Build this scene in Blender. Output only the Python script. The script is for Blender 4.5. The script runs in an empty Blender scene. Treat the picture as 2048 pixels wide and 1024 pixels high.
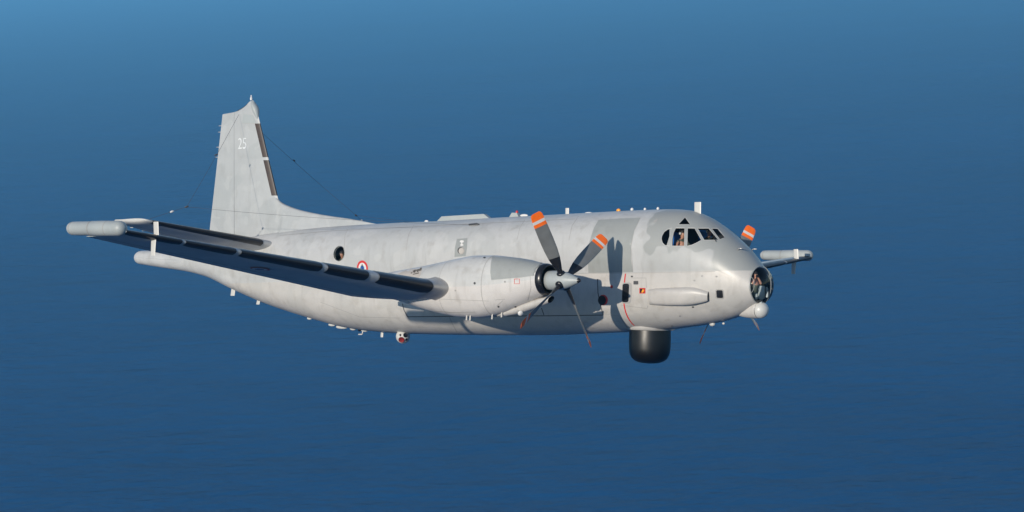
import bpy, bmesh, math, random
import numpy as np
from mathutils import Vector, Matrix
from mathutils.bvhtree import BVHTree
from mathutils.geometry import delaunay_2d_cdt
random.seed(7)
scn = bpy.context.scene
col = scn.collection
# ------------------------------------------------------------------ camera, sky, sun
# The aircraft frame: x forward (nose near 0), y to its left wing, z up; metres.
PW, PH = 2048, 1024
RC = np.array([[0.7635973, 0.6456090, 0.0103969],      # camera right / up / back in the aircraft frame
               [0.0046271, -0.0215727, 0.9997566],
               [0.6456762, -0.7633633, -0.0194602]])
CC = np.array([42.8303, -63.9795, -0.7079])            # camera position in the aircraft frame
FPX = 4693.2
ALT = 300.0                                            # camera height above the sea
DEP = math.radians(8.2)                               # camera looks down by this
cd, sd = math.cos(DEP), math.sin(DEP)
ROL = math.radians(4.0)                                # the camera is held slightly rolled
_r, _u, _b = np.array([1.0, 0, 0]), np.array([0, sd, cd]), np.array([0, -cd, sd])
WC = np.stack([math.cos(ROL) * _r - math.sin(ROL) * _u, math.cos(ROL) * _u + math.sin(ROL) * _r, _b], axis=1)  # columns: camera right, up, back in the world
MR = WC @ RC
MT = np.array([0, 0, ALT]) - MR @ CC
ROOT_M = Matrix([[*MR[0], MT[0]], [*MR[1], MT[1]], [*MR[2], MT[2]], [0, 0, 0, 1]])

cam_d = bpy.data.cameras.new('camera')
cam = bpy.data.objects.new('camera', cam_d); col.objects.link(cam)
cam_d.sensor_width = 36; cam_d.lens = FPX / PW * 36
cam_d.clip_start = 1; cam_d.clip_end = 120000
cam.matrix_world = Matrix([[*WC[0], 0], [*WC[1], 0], [*WC[2], ALT], [0, 0, 0, 1]])
scn.camera = cam

SUN_AC = Vector((0.113, -0.982, 0.150)).normalized()   # towards the sun, aircraft frame
SUN_W = Vector((MR @ np.array(SUN_AC)).tolist())
elev = math.asin(SUN_W.z); azim = math.atan2(SUN_W.x, SUN_W.y)
world = bpy.data.worlds.new('World'); scn.world = world; world.use_nodes = True
nt = world.node_tree; nt.nodes.clear()
sky = nt.nodes.new('ShaderNodeTexSky'); sky.sky_type = 'NISHITA'; sky.sun_disc = False
sky.sun_elevation = elev; sky.sun_rotation = azim
sky.air_density = 1.0; sky.dust_density = 0.1; sky.ozone_density = 3.0
bg = nt.nodes.new('ShaderNodeBackground'); bg.inputs['Strength'].default_value = 0.145
out = nt.nodes.new('ShaderNodeOutputWorld')
nt.links.new(sky.outputs[0], bg.inputs[0]); nt.links.new(bg.outputs[0], out.inputs[0])
sun_d = bpy.data.lights.new('sun', 'SUN'); sun_d.energy = 4.45; sun_d.angle = math.radians(0.53)
sun_d.color = (1.0, 0.90, 0.765)
sun = bpy.data.objects.new('sun', sun_d); col.objects.link(sun)
sun.rotation_euler = SUN_W.to_track_quat('Z', 'Y').to_euler()
sun.location = (0, 0, ALT + 200)
vs = scn.view_settings
vs.view_transform = 'Standard'; vs.look = 'None'; vs.exposure = 0.0; vs.gamma = 1.0; vs.use_curve_mapping = False
scn.render.film_transparent = False
scn.cycles.max_bounces = 8
scn.cycles.transparent_max_bounces = 12

# ------------------------------------------------------------------ helpers
def pix_dir(px, py):
    v = RC.T @ np.array([(px - PW / 2) / FPX, -(py - PH / 2) / FPX, -1.0])
    return Vector((v / np.linalg.norm(v)).tolist())
CV = Vector(CC.tolist())
def at_y(px, py, y):
    d = pix_dir(px, py); t = (y - CV.y) / d.y
    return CV + d * t
def to_px(p):
    q = RC @ (np.array(p) - CC)
    return (PW / 2 + FPX * q[0] / -q[2], PH / 2 - FPX * q[1] / -q[2])

def nodes_of(m):
    m.use_nodes = True
    return m.node_tree.nodes, m.node_tree.links
def mat(name, color, rough=0.5, metal=0.0, var=0.05, scale=1.2, dirt=0.0, spec=0.5, coat=0.0, bump=0.0, stretch=(0.35, 1, 1), patch=0.0, streak=0.0):
    m = bpy.data.materials.new(name); n, l = nodes_of(m)
    b = n['Principled BSDF']
    b.inputs['Roughness'].default_value = rough; b.inputs['Metallic'].default_value = metal
    b.inputs['Specular IOR Level'].default_value = spec
    b.inputs['Coat Weight'].default_value = coat
    tc = n.new('ShaderNodeTexCoord'); mp = n.new('ShaderNodeMapping')
    mp.inputs['Scale'].default_value = stretch
    l.new(tc.outputs['Object'], mp.inputs[0])
    nz = n.new('ShaderNodeTexNoise'); nz.inputs['Scale'].default_value = scale; nz.inputs['Detail'].default_value = 6
    nz.inputs['Roughness'].default_value = 0.62
    l.new(mp.outputs[0], nz.inputs['Vector'])
    rp = n.new('ShaderNodeMapRange'); rp.inputs[1].default_value = 0.3; rp.inputs[2].default_value = 0.7
    rp.inputs[3].default_value = 1 - var; rp.inputs[4].default_value = 1 + var
    l.new(nz.outputs[0], rp.inputs[0])
    mx = n.new('ShaderNodeMix'); mx.data_type = 'RGBA'; mx.blend_type = 'MULTIPLY'; mx.inputs[0].default_value = 1
    mx.inputs[6].default_value = (*color, 1)
    l.new(rp.outputs[0], mx.inputs[7])
    last = mx.outputs[2]
    if dirt > 0:
        n2 = n.new('ShaderNodeTexNoise'); n2.inputs['Scale'].default_value = 3.1; n2.inputs['Detail'].default_value = 8
        n2.inputs['Roughness'].default_value = 0.7
        m2 = n.new('ShaderNodeMapping'); m2.inputs['Scale'].default_value = (1.0, 1.0, 0.45)
        l.new(tc.outputs['Object'], m2.inputs[0]); l.new(m2.outputs[0], n2.inputs['Vector'])
        r2 = n.new('ShaderNodeMapRange'); r2.inputs[1].default_value = 0.52; r2.inputs[2].default_value = 0.75
        r2.inputs[3].default_value = 0; r2.inputs[4].default_value = dirt
        l.new(n2.outputs[0], r2.inputs[0])
        m3 = n.new('ShaderNodeMix'); m3.data_type = 'RGBA'
        l.new(r2.outputs[0], m3.inputs[0]); l.new(last, m3.inputs[6]); m3.inputs[7].default_value = (color[0] * 0.62, color[1] * 0.58, color[2] * 0.52, 1)
        last = m3.outputs[2]
    def tone(vec_scale, scl, detail, lo, hi, amt, col2):
        q = n.new('ShaderNodeTexNoise'); q.inputs['Scale'].default_value = scl; q.inputs['Detail'].default_value = detail
        mm = n.new('ShaderNodeMapping'); mm.inputs['Scale'].default_value = vec_scale; mm.inputs['Location'].default_value = (scl * 3.1, 1.7, detail)
        l.new(tc.outputs['Object'], mm.inputs[0]); l.new(mm.outputs[0], q.inputs['Vector'])
        rg = n.new('ShaderNodeMapRange'); rg.inputs[1].default_value = lo; rg.inputs[2].default_value = hi; rg.inputs[3].default_value = 0; rg.inputs[4].default_value = amt
        l.new(q.outputs[0], rg.inputs[0])
        mc = n.new('ShaderNodeMix'); mc.data_type = 'RGBA'; l.new(rg.outputs[0], mc.inputs[0]); l.new(last, mc.inputs[6]); mc.inputs[7].default_value = (*col2, 1)
        return mc.outputs[2]
    if patch > 0:     # touched-up paint in slightly different greys
        last = tone((0.8, 0.8, 1.0), 0.75, 1.0, 0.52, 0.545, patch, (color[0] * 0.80, color[1] * 0.83, color[2] * 0.83))
        last = tone((1.0, 1.0, 1.3), 1.3, 1.0, 0.58, 0.60, patch, (min(color[0] * 1.16, .9), min(color[1] * 1.15, .9), min(color[2] * 1.13, .9)))
    if streak > 0:    # oil and water marks running down and aft
        last = tone((0.5, 1.0, 0.35), 5.0, 6.0, 0.55, 0.80, streak, (color[0] * 0.45, color[1] * 0.38, color[2] * 0.30))
        last = tone((2.2, 2.2, 0.30), 2.4, 5.0, 0.55, 0.85, streak, (color[0] * 0.42, color[1] * 0.40, color[2] * 0.37))
    l.new(last, b.inputs['Base Color'])
    rr = n.new('ShaderNodeMapRange'); rr.inputs[1].default_value = 0.3; rr.inputs[2].default_value = 0.7
    rr.inputs[3].default_value = max(rough - 0.07, 0.02); rr.inputs[4].default_value = rough + 0.07
    l.new(nz.outputs[0], rr.inputs[0]); l.new(rr.outputs[0], b.inputs['Roughness'])
    if bump > 0:
        n4 = n.new('ShaderNodeTexNoise'); n4.inputs['Scale'].default_value = 1.7; n4.inputs['Detail'].default_value = 2
        l.new(tc.outputs['Object'], n4.inputs['Vector'])
        bp = n.new('ShaderNodeBump'); bp.inputs['Strength'].default_value = bump; bp.inputs['Distance'].default_value = 0.05
        l.new(n4.outputs[0], bp.inputs['Height']); l.new(bp.outputs[0], b.inputs['Normal'])
    return m
def glass_mat(name, tint, extra=0.03, ior=1.5):
    m = bpy.data.materials.new(name); n, l = nodes_of(m); n.clear()
    o = n.new('ShaderNodeOutputMaterial'); tr = n.new('ShaderNodeBsdfTransparent'); gl = n.new('ShaderNodeBsdfGlossy')
    tr.inputs[0].default_value = (*tint, 1); gl.inputs['Roughness'].default_value = 0.03
    fr = n.new('ShaderNodeFresnel'); fr.inputs[0].default_value = ior
    ad = n.new('ShaderNodeMath'); ad.operation = 'ADD'; ad.inputs[1].default_value = extra; ad.use_clamp = True
    mx = n.new('ShaderNodeMixShader')
    l.new(fr.outputs[0], ad.inputs[0]); l.new(ad.outputs[0], mx.inputs[0]); l.new(tr.outputs[0], mx.inputs[1]); l.new(gl.outputs[0], mx.inputs[2])
    l.new(mx.outputs[0], o.inputs[0])
    return m

def mesh_obj(name, verts, faces, mats, parent=None, smooth=True, mat_idx=None):
    me = bpy.data.meshes.new(name)
    me.from_pydata([tuple(v) for v in verts], [], faces)
    for m in (mats if isinstance(mats, (list, tuple)) else [mats]): me.materials.append(m)
    if mat_idx is not None: me.polygons.foreach_set('material_index', mat_idx)
    me.update()
    ob = bpy.data.objects.new(name, me); col.objects.link(ob)
    if smooth:
        me.polygons.foreach_set('use_smooth', [True] * len(me.polygons))
    if parent is not None: ob.parent = parent
    return ob
def bm_obj(name, bm, mats, parent=None, smooth=True, recalc=True):
    if recalc: bmesh.ops.recalc_face_normals(bm, faces=bm.faces)
    me = bpy.data.meshes.new(name); bm.to_mesh(me); bm.free()
    for m in (mats if isinstance(mats, (list, tuple)) else [mats]): me.materials.append(m)
    if smooth: me.polygons.foreach_set('use_smooth', [True] * len(me.polygons))
    ob = bpy.data.objects.new(name, me); col.objects.link(ob)
    if parent is not None: ob.parent = parent
    return ob
def sharp(ob, ang=40):
    me = ob.data
    bm = bmesh.new(); bm.from_mesh(me)
    for e in bm.edges:
        e.smooth = not (len(e.link_faces) == 2 and e.calc_face_angle(0) > math.radians(ang))
    bm.to_mesh(me); bm.free()
    return ob
def bvh_of(ob):
    me = ob.data
    return BVHTree.FromPolygons([v.co.copy() for v in me.vertices], [tuple(p.vertices) for p in me.polygons])
def loft(name, rings, mats, parent=None, closed=True, cap0=False, cap1=False, mat_fn=None, smooth=True):
    n = len(rings[0]); V = [p for r in rings for p in r]; F = []; MI = []
    for i in range(len(rings) - 1):
        for j in range(n if closed else n - 1):
            k = (j + 1) % n
            F.append((i * n + j, i * n + k, (i + 1) * n + k, (i + 1) * n + j))
            MI.append(mat_fn(i, j) if mat_fn else 0)
    if cap0: F.append(tuple(range(n))); MI.append(0)
    if cap1: F.append(tuple((len(rings) - 1) * n + j for j in range(n))); MI.append(mat_fn(len(rings) - 2, 0) if mat_fn else 0)
    ob = mesh_obj(name, V, F, mats, parent, smooth, MI)
    bm = bmesh.new(); bm.from_mesh(ob.data); bmesh.ops.recalc_face_normals(bm, faces=bm.faces); bm.to_mesh(ob.data); bm.free()
    return ob
def revolve(name, prof, axis_o, axis, mats, parent=None, seg=32, mat_fn=None, cap0=False, cap1=False):
    """prof: (distance along axis, radius)"""
    a = Vector(axis).normalized(); u = a.orthogonal().normalized(); w = a.cross(u)
    o = Vector(axis_o); rings = []
    for s, r in prof:
        rings.append([o + a * s + (u * math.cos(t) + w * math.sin(t)) * max(r, 1e-4) for t in [2 * math.pi * k / seg for k in range(seg)]])
    return loft(name, rings, mats, parent, True, cap0, cap1, mat_fn)
def tube_bm(bm, pts, r, seg=8):
    pts = [Vector(p) for p in pts]; rings = []
    for i, p in enumerate(pts):
        d = (pts[min(i + 1, len(pts) - 1)] - pts[max(i - 1, 0)]).normalized()
        u = d.orthogonal().normalized(); w = d.cross(u)
        rr = r[i] if isinstance(r, (list, tuple)) else r
        rings.append([bm.verts.new(p + (u * math.cos(t) + w * math.sin(t)) * rr) for t in [2 * math.pi * k / seg for k in range(seg)]])
    for a, b in zip(rings, rings[1:]):
        for j in range(seg): bm.faces.new((a[j], a[(j + 1) % seg], b[(j + 1) % seg], b[j]))
    bm.faces.new(rings[0]); bm.faces.new(rings[-1])
def pchip(xs, ys):
    xs = np.array(xs, float); ys = np.array(ys, float)
    if xs[0] > xs[-1]: xs, ys = xs[::-1], ys[::-1]
    h = np.diff(xs); dl = np.diff(ys) / h; m = np.zeros(len(xs))
    for i in range(1, len(xs) - 1):
        if dl[i - 1] * dl[i] > 0:
            w1 = 2 * h[i] + h[i - 1]; w2 = h[i] + 2 * h[i - 1]
            m[i] = (w1 + w2) / (w1 / dl[i - 1] + w2 / dl[i])
    m[0] = dl[0]; m[-1] = dl[-1]
    def f(x):
        x = min(max(x, xs[0]), xs[-1]); i = min(max(int(np.searchsorted(xs, x)) - 1, 0), len(h) - 1)
        t = (x - xs[i]) / h[i]; t2 = t * t; t3 = t2 * t
        return float((2 * t3 - 3 * t2 + 1) * ys[i] + (t3 - 2 * t2 + t) * h[i] * m[i] + (-2 * t3 + 3 * t2) * ys[i + 1] + (t3 - t2) * h[i] * m[i + 1])
    return f

# ------------------------------------------------------------------ materials
M = {}
M['skin'] = mat('aircraft_grey_paint', (0.395, 0.398, 0.392), 0.42, var=0.045, scale=0.9, dirt=0.10, bump=0.05, patch=0.3, streak=0.25)
M['fus_upper'] = mat('fuselage_upper_paint', (0.395, 0.398, 0.392), 0.42, var=0.045, scale=0.9, dirt=0.20, bump=0.05, patch=0.28, streak=0.32)
M['belly'] = mat('lower_grey_paint', (0.405, 0.388, 0.364), 0.40, var=0.05, scale=0.9, dirt=0.16, bump=0.05, patch=0.25, streak=0.35)
M['cowl_low'] = mat('cowl_lower_paint', (0.475, 0.455, 0.435), 0.38, var=0.05, scale=0.9, dirt=0.18, bump=0.05, patch=0.25, streak=0.34)
M['cowl_up'] = mat('cowl_upper_paint', (0.43, 0.432, 0.42), 0.38, var=0.05, scale=0.9, dirt=0.12, bump=0.05, patch=0.4, streak=0.4)
M['grey'] = mat('mid_grey_paint', (0.258, 0.270, 0.260), 0.40, var=0.045, scale=1.6, dirt=0.06, patch=0.2, streak=0.2)
M['grey2'] = mat('cockpit_grey_paint', (0.40, 0.405, 0.39), 0.42, var=0.05, scale=2.0, dirt=0.05)
M['pod'] = mat('pod_grey_paint', (0.30, 0.325, 0.325), 0.5, var=0.03, dirt=0.05, patch=0.2, streak=0.15)
M['white'] = mat('antenna_white_paint', (0.46, 0.455, 0.43), 0.4, var=0.03)
M['boot'] = mat('black_rubber', (0.012, 0.012, 0.014), 0.38, var=0.25, scale=3)
M['brown'] = mat('brown_erosion_strip', (0.036, 0.022, 0.016), 0.5, var=0.3, scale=4)
M['metal'] = mat('worn_bare_metal', (0.42, 0.41, 0.39), 0.34, 0.55, var=0.10, scale=5, dirt=0.15)
M['black'] = mat('black_paint', (0.010, 0.010, 0.012), 0.30, var=0.2, scale=2)
M['radome'] = mat('radome_black_paint', (0.004, 0.0036, 0.0038), 0.36, var=0.25, scale=2.5)
M['fin'] = mat('fin_grey_paint', (0.345, 0.357, 0.357), 0.45, var=0.05, scale=1.1, dirt=0.10, patch=0.32, streak=0.17)
M['line'] = mat('panel_seam', (0.05, 0.052, 0.055), 0.7, var=0.2)
M['seam'] = mat('faint_panel_seam', (0.27, 0.265, 0.255), 0.7, var=0.2)
M['red'] = mat('red_paint', (0.50, 0.025, 0.02), 0.45, var=0.06)
M['blue'] = mat('blue_paint', (0.02, 0.09, 0.30), 0.45, var=0.06)
M['roundwhite'] = mat('white_paint', (0.58, 0.57, 0.55), 0.45, var=0.04)
M['orange'] = mat('orange_paint', (0.88, 0.15, 0.012), 0.38, var=0.07, scale=5)
M['blade'] = mat('propeller_grey', (0.17, 0.175, 0.17), 0.38, 0.2, var=0.10, scale=4)
M['interior'] = mat('dark_cabin_lining', (0.020, 0.021, 0.022), 0.8, var=0.2)
M['stain'] = mat('soot_stain', (0.11, 0.095, 0.08), 0.7, var=0.5, scale=6)
M['soot'] = mat('exhaust_film', (0.37, 0.345, 0.315), 0.6, var=0.12, scale=3, dirt=0.5)
M['lensred'] = mat('red_lens', (0.20, 0.022, 0.020), 0.12, var=0.1)
M['lens'] = mat('dark_lens', (0.01, 0.012, 0.02), 0.06, var=0.1)
M['seatblue'] = mat('blue_seat_fabric', (0.015, 0.13, 0.42), 0.7, var=0.15)
M['instr'] = mat('instrument_grey', (0.42, 0.46, 0.45), 0.45, var=0.05)
M['skin_tone'] = mat('human_skin', (0.52, 0.25, 0.16), 0.5, var=0.06, scale=8)
M['suit'] = mat('flight_suit_olive', (0.045, 0.050, 0.035), 0.8, var=0.15, scale=8)
M['helmet'] = mat('helmet_white', (0.6, 0.6, 0.58), 0.35, var=0.05)
M['hair'] = mat('dark_hair', (0.02, 0.014, 0.01), 0.6, var=0.2, scale=20)
M['amber'] = mat('amber_lens', (0.75, 0.30, 0.03), 0.3, var=0.05)
M['wire'] = mat('wire_dark', (0.06, 0.06, 0.063), 0.6, var=0.1)
M['glass'] = glass_mat('window_glass', (0.80, 0.83, 0.84), 0.0, 1.28)
M['dome'] = glass_mat('nose_dome_glass', (0.88, 0.90, 0.90), 0.01, 1.4)

# ------------------------------------------------------------------ sea
def sea_material():
    m = bpy.data.materials.new('deep_sea_water'); n, l = nodes_of(m)
    n.clear(); o = n.new('ShaderNodeOutputMaterial'); mixs = n.new('ShaderNodeMixShader')
    dif = n.new('ShaderNodeBsdfDiffuse'); glo = n.new('ShaderNodeBsdfGlossy'); glo.inputs['Roughness'].default_value = 0.22
    fre = n.new('ShaderNodeFresnel'); fre.inputs['IOR'].default_value = 1.33
    fk = n.new('ShaderNodeMath'); fk.operation = 'MULTIPLY'; fk.inputs[1].default_value = 0.11   # wind-roughened water mirrors far less than a flat sheet
    l.new(fre.outputs[0], fk.inputs[0]); l.new(fk.outputs[0], mixs.inputs[0])
    l.new(dif.outputs[0], mixs.inputs[1]); l.new(glo.outputs[0], mixs.inputs[2]); l.new(mixs.outputs[0], o.inputs['Surface'])
    tc = n.new('ShaderNodeTexCoord')
    def noise(scale, sx, sy, detail, rot=0.0, rough=0.55):
        mp = n.new('ShaderNodeMapping'); mp.inputs['Scale'].default_value = (sx, sy, 1); mp.inputs['Rotation'].default_value = (0, 0, rot)
        l.new(tc.outputs['Object'], mp.inputs[0])
        z = n.new('ShaderNodeTexNoise'); z.inputs['Scale'].default_value = scale; z.inputs['Detail'].default_value = detail; z.inputs['Roughness'].default_value = rough
        l.new(mp.outputs[0], z.inputs['Vector']); return z.outputs[0]
    def scaled(a, k):
        x = n.new('ShaderNodeMath'); x.operation = 'MULTIPLY'; x.inputs[1].default_value = k; l.new(a, x.inputs[0]); return x.outputs[0]
    def add(a, c):
        x = n.new('ShaderNodeMath'); l.new(a, x.inputs[0]); l.new(c, x.inputs[1]); return x.outputs[0]
    swell = noise(1 / 110, 0.40, 1, 3, 0.52)
    wave = noise(1 / 36, 0.42, 1, 4, 0.40, 0.58)
    chop = noise(1 / 13, 0.5, 1, 4, 0.50, 0.6)
    h = add(add(scaled(swell, 11.0), scaled(wave, 13.0)), scaled(chop, 6.0))
    bp = n.new('ShaderNodeBump'); bp.inputs['Strength'].default_value = 1.0; bp.inputs['Distance'].default_value = 1.0
    l.new(h, bp.inputs['Height'])
    for q in (dif, glo, fre): l.new(bp.outputs[0], q.inputs['Normal'])
    patch = noise(1 / 420, 0.6, 1, 3, 0.2)
    cr = n.new('ShaderNodeValToRGB')
    cr.color_ramp.elements[0].position = 0.32; cr.color_ramp.elements[0].color = (0.0002, 0.033, 0.118, 1)
    cr.color_ramp.elements[1].position = 0.70; cr.color_ramp.elements[1].color = (0.0003, 0.044, 0.148, 1)
    l.new(patch, cr.inputs[0]); l.new(cr.outputs[0], dif.inputs['Color'])
    return m
bm = bmesh.new()
S = 45000
gx = [-S, -20000, -8000, -3000, 0, 3000, 8000, 20000, S]
vv = [[bm.verts.new((x, y, 0)) for x in gx] for y in gx]
for i in range(len(gx) - 1):
    for j in range(len(gx) - 1):
        bm.faces.new((vv[i][j], vv[i][j + 1], vv[i + 1][j + 1], vv[i + 1][j]))
sea = bm_obj('sea', bm, sea_material(), smooth=False)
sea['kind'] = 'structure'; sea['label'] = 'open blue sea with small ripples far below the aircraft'; sea['category'] = 'sea'

# ------------------------------------------------------------------ haze
def build_haze():
    m = bpy.data.materials.new('thin_sea_haze'); n, l = nodes_of(m); n.clear()
    o = n.new('ShaderNodeOutputMaterial'); pv = n.new('ShaderNodeVolumePrincipled')
    pv.inputs['Color'].default_value = (0.20, 0.60, 1.0, 1); pv.inputs['Density'].default_value = 0.00015
    pv.inputs['Anisotropy'].default_value = 0.0
    l.new(pv.outputs[0], o.inputs['Volume'])
    b = bmesh.new(); bmesh.ops.create_cube(b, size=1.0)
    H = ALT + 12
    for v in b.verts:
        v.co = Vector((v.co.x * 2.2 * S, v.co.y * 2.2 * S, -1.0 if v.co.z < 0 else H))
    hz = bm_obj('haze', b, m, smooth=False)
    hz['kind'] = 'stuff'; hz['label'] = 'thin pale blue haze over the sea'; hz['category'] = 'haze'
build_haze()

# ------------------------------------------------------------------ the aircraft root
root = bpy.data.objects.new('patrol_aircraft', None); col.objects.link(root)
root.empty_display_size = 2
root.matrix_world = ROOT_M
root['label'] = 'grey twin-propeller maritime patrol aircraft flying over the blue sea'
root['category'] = 'aircraft'

# ------------------------------------------------------------------ fuselage
ST = [  # x, top, bottom, half width, pinch
    (-0.62, 0.54, -0.70, 0.62, 0.0),
    (-1.03, 0.98, -0.93, 0.83, 0.02),
    (-1.55, 1.42, -1.14, 1.02, 0.06),
    (-2.04, 1.78, -1.27, 1.15, 0.12),
    (-2.45, 2.03, -1.35, 1.23, 0.18),
    (-2.86, 2.23, -1.42, 1.29, 0.24),
    (-3.48, 2.42, -1.50, 1.36, 0.32),
    (-4.31, 2.47, -1.60, 1.42, 0.40),
    (-5.58, 2.46, -1.68, 1.46, 0.44),
    (-7.31, 2.42, -1.77, 1.48, 0.45),
    (-9.55, 2.36, -1.87, 1.48, 0.45),
    (-12.34, 2.29, -1.92, 1.48, 0.45),
    (-14.76, 2.22, -1.935, 1.47, 0.45),
    (-16.5, 2.19, -1.93, 1.45, 0.42),
    (-17.8, 2.16, -1.88, 1.41, 0.40),
    (-19.3, 2.12, -1.76, 1.33, 0.36),
    (-20.9, 2.06, -1.49, 1.20, 0.30),
    (-23.1, 1.92, -1.03, 0.96, 0.22),
    (-24.5, 1.78, -0.66, 0.80, 0.15),
    (-25.66, 1.62, -0.32, 0.66, 0.10),
    (-27.27, 1.38, 0.17, 0.47, 0.04),
    (-28.5, 1.26, 0.38, 0.385, 0.0),
    (-30.0, 1.235, 0.535, 0.335, 0.0),
    (-31.2, 1.235, 0.665, 0.285, 0.0),
]
XS = [s[0] for s in ST]
fzt, fzb, fhw, fpk = [pchip(XS, [s[k] for s in ST]) for k in (1, 2, 3, 4)]
def fwaist(x):
    w = 0.37 + 0.0205 * (x + 1.65)
    t, b = fzt(x), fzb(x)
    if x > -1.6:
        k = (x + 1.6) / 0.98; w = w * (1 - k) + (-0.08) * k
    if x < -24:
        k = min((-24 - x) / 3.5, 1); w = w * (1 - k) + (t + b) / 2 * k
    return w
NS = 60
def fsection(x, grow=0.0):
    zt, zb, hw, pk, zw = fzt(x) + grow, fzb(x) - grow, fhw(x) + grow, fpk(x), fwaist(x)
    zu = zw + pk * (zt - zw) * 0.98; zl = zw - pk * (zw - zb) * 0.98
    half = []
    def se(t, e): return (abs(math.sin(t)) ** e, abs(math.cos(t)) ** e)
    n1, n2 = 22, 8
    for i in range(n1):
        t = math.pi / 2 * i / n1
        half.append((hw * math.sin(t), zu + (zt - zu) * math.cos(t)))
    kk = 0.36 * min(pk / 0.45, 1)
    for i in range(n2 + 1):
        f = i / n2
        z = zu + (zw - zu) * f
        half.append((hw * math.sqrt(max(0, 1 - (kk * f) ** 2)), z))
    for i in range(1, n2 + 1):
        f = 1 - i / n2
        z = zw + (zl - zw) * (i / n2)
        half.append((hw * math.sqrt(max(0, 1 - (kk * f) ** 2)), z))
    for i in range(1, n1 + 1):
        t = math.pi / 2 * (1 - i / n1)
        s, c = math.sin(t), math.cos(t)
        e = 0.93
        half.append((hw * s ** e, zl + (zb - zl) * c ** e))
    right = [Vector((x, -y, z)) for y, z in half]
    left = [Vector((x, y, z)) for y, z in reversed(half[1:-1])]
    return right + left
xs = []
x = -0.62
while x > -31.2:
    xs.append(x); x -= 0.07 if x > -4.6 else 0.16
xs.append(-31.2)
rings = [fsection(x) for x in xs]
# rounded boom end
cz = 0.5 * (fzt(-31.2) + fzb(-31.2))
for k in range(1, 8):
    a = math.pi / 2 * k / 8
    rings.append([Vector((-31.2 - 0.44 * math.sin(a), p.y * math.cos(a) ** 0.9, cz + (p.z - cz) * math.cos(a) ** 0.9)) for p in fsection(-31.2)])
nring = len(rings[0]); nup = 30
fus0 = loft('fuselage_template', rings, [M['skin'], M['belly']], None, True, False, True,
            mat_fn=lambda i, j: 0 if (j < nup or j >= nring - nup) else 1)
fus_bvh = bvh_of(fus0)
# aft of the tail the lower tone fades into the upper one at the tail cone
def hit(px, py, bvh=None, sgn=1):
    d = pix_dir(px, py); o = CV.copy()
    if sgn < 0: d = Vector((d.x, -d.y, d.z)); o = Vector((o.x, -o.y, o.z))
    r = (bvh or fus_bvh).ray_cast(o, d)
    if r[0] is None: return None, None
    nn = r[1] if r[1].dot(d) < 0 else -r[1]
    return r[0], nn

# ---- cutting window openings
def poly_px_mesh_cut(bm, poly, sgn):
    """cut a convex pixel outline (seen from the camera, or mirrored) out of bm; returns copies of the cut faces"""
    o = CV if sgn > 0 else Vector((CV.x, -CV.y, CV.z))
    def d_of(p):
        d = pix_dir(*p); return d if sgn > 0 else Vector((d.x, -d.y, d.z))
    x0, x1 = min(p[0] for p in poly) - 9, max(p[0] for p in poly) + 9
    y0, y1 = min(p[1] for p in poly) - 9, max(p[1] for p in poly) + 9
    def pxof(c): return to_px((c.x, c.y * (1 if sgn > 0 else -1), c.z))
    def near(f):
        c = f.calc_center_median()
        if c.y * sgn > 0.02: 
            if abs(c.y) > 0.35: return False
        if f.normal.dot(o - c) <= 0: return False
        q = pxof(c); return x0 <= q[0] <= x1 and y0 <= q[1] <= y1
    n = len(poly)
    for i in range(n):
        a, b = poly[i], poly[(i + 1) % n]
        fs = [f for f in bm.faces if near(f)]
        geom = list({v for f in fs for v in f.verts}) + list({e for f in fs for e in f.edges}) + fs
        no = d_of(a).cross(d_of(b)).normalized()
        bmesh.ops.bisect_plane(bm, geom=geom, plane_co=o, plane_no=no, dist=1e-5)
    def inside(q):
        s = None
        for i in range(n):
            a, b = poly[i], poly[(i + 1) % n]
            c = (b[0] - a[0]) * (q[1] - a[1]) - (b[1] - a[1]) * (q[0] - a[0])
            if s is None: s = c > 0
            elif (c > 0) != s: return False
        return True
    bm.normal_update()
    kill = [f for f in bm.faces if near(f) and inside(pxof(f.calc_center_median()))]
    polys = [[(v.co.copy(), v.normal.copy()) for v in f.verts] for f in kill]
    bmesh.ops.delete(bm, geom=kill, context='FACES')
    return polys
def zo(pts, ox, oy, s): return [(ox + a / s, oy + b / s) for a, b in pts]
Z6 = lambda pts: zo(pts, 1300, 420, 11.378)
def ell(cx, cy, rx, ry, n=24, tilt=0.0):
    r = []
    for k in range(n):
        t = 2 * math.pi * k / n; a, b = rx * math.cos(t), ry * math.sin(t)
        r.append((cx + a * math.cos(tilt) - b * math.sin(tilt), cy + a * math.sin(tilt) + b * math.cos(tilt)))
    return r
WINS = [
    Z6([(500, 413), (400, 440), (320, 500), (272, 590), (262, 660), (285, 740), (340, 798), (440, 815), (442, 650), (462, 535)]),
    Z6([(588, 410), (785, 410), (778, 815), (503, 815), (510, 650), (540, 510)]),
    Z6([(860, 410), (1015, 413), (1168, 685), (1065, 742), (960, 790), (848, 818)]),
    Z6([(1085, 414), (1335, 414), (1560, 678), (1237, 684)]),
    Z6([(1405, 420), (1540, 422), (1705, 625), (1592, 668)]),
    Z6([(640, 328), (800, 163), (918, 328)]),
]
OBS = ell(678.5, 507, 10.5, 14.5, 24, 0.15)
bm = bmesh.new(); bm.from_mesh(fus0.data)
panes = []
for sgn in (1, -1):
    for k, w in enumerate(WINS): panes.append((sgn, k, poly_px_mesh_cut(bm, w, sgn)))
    panes.append((sgn, 9, poly_px_mesh_cut(bm, OBS, sgn)))
lin = bm.copy()
for f in bm.faces: f.material_index = 0
fus = bm_obj('fuselage', bm, [M['fus_upper']], root, True, False)
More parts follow.
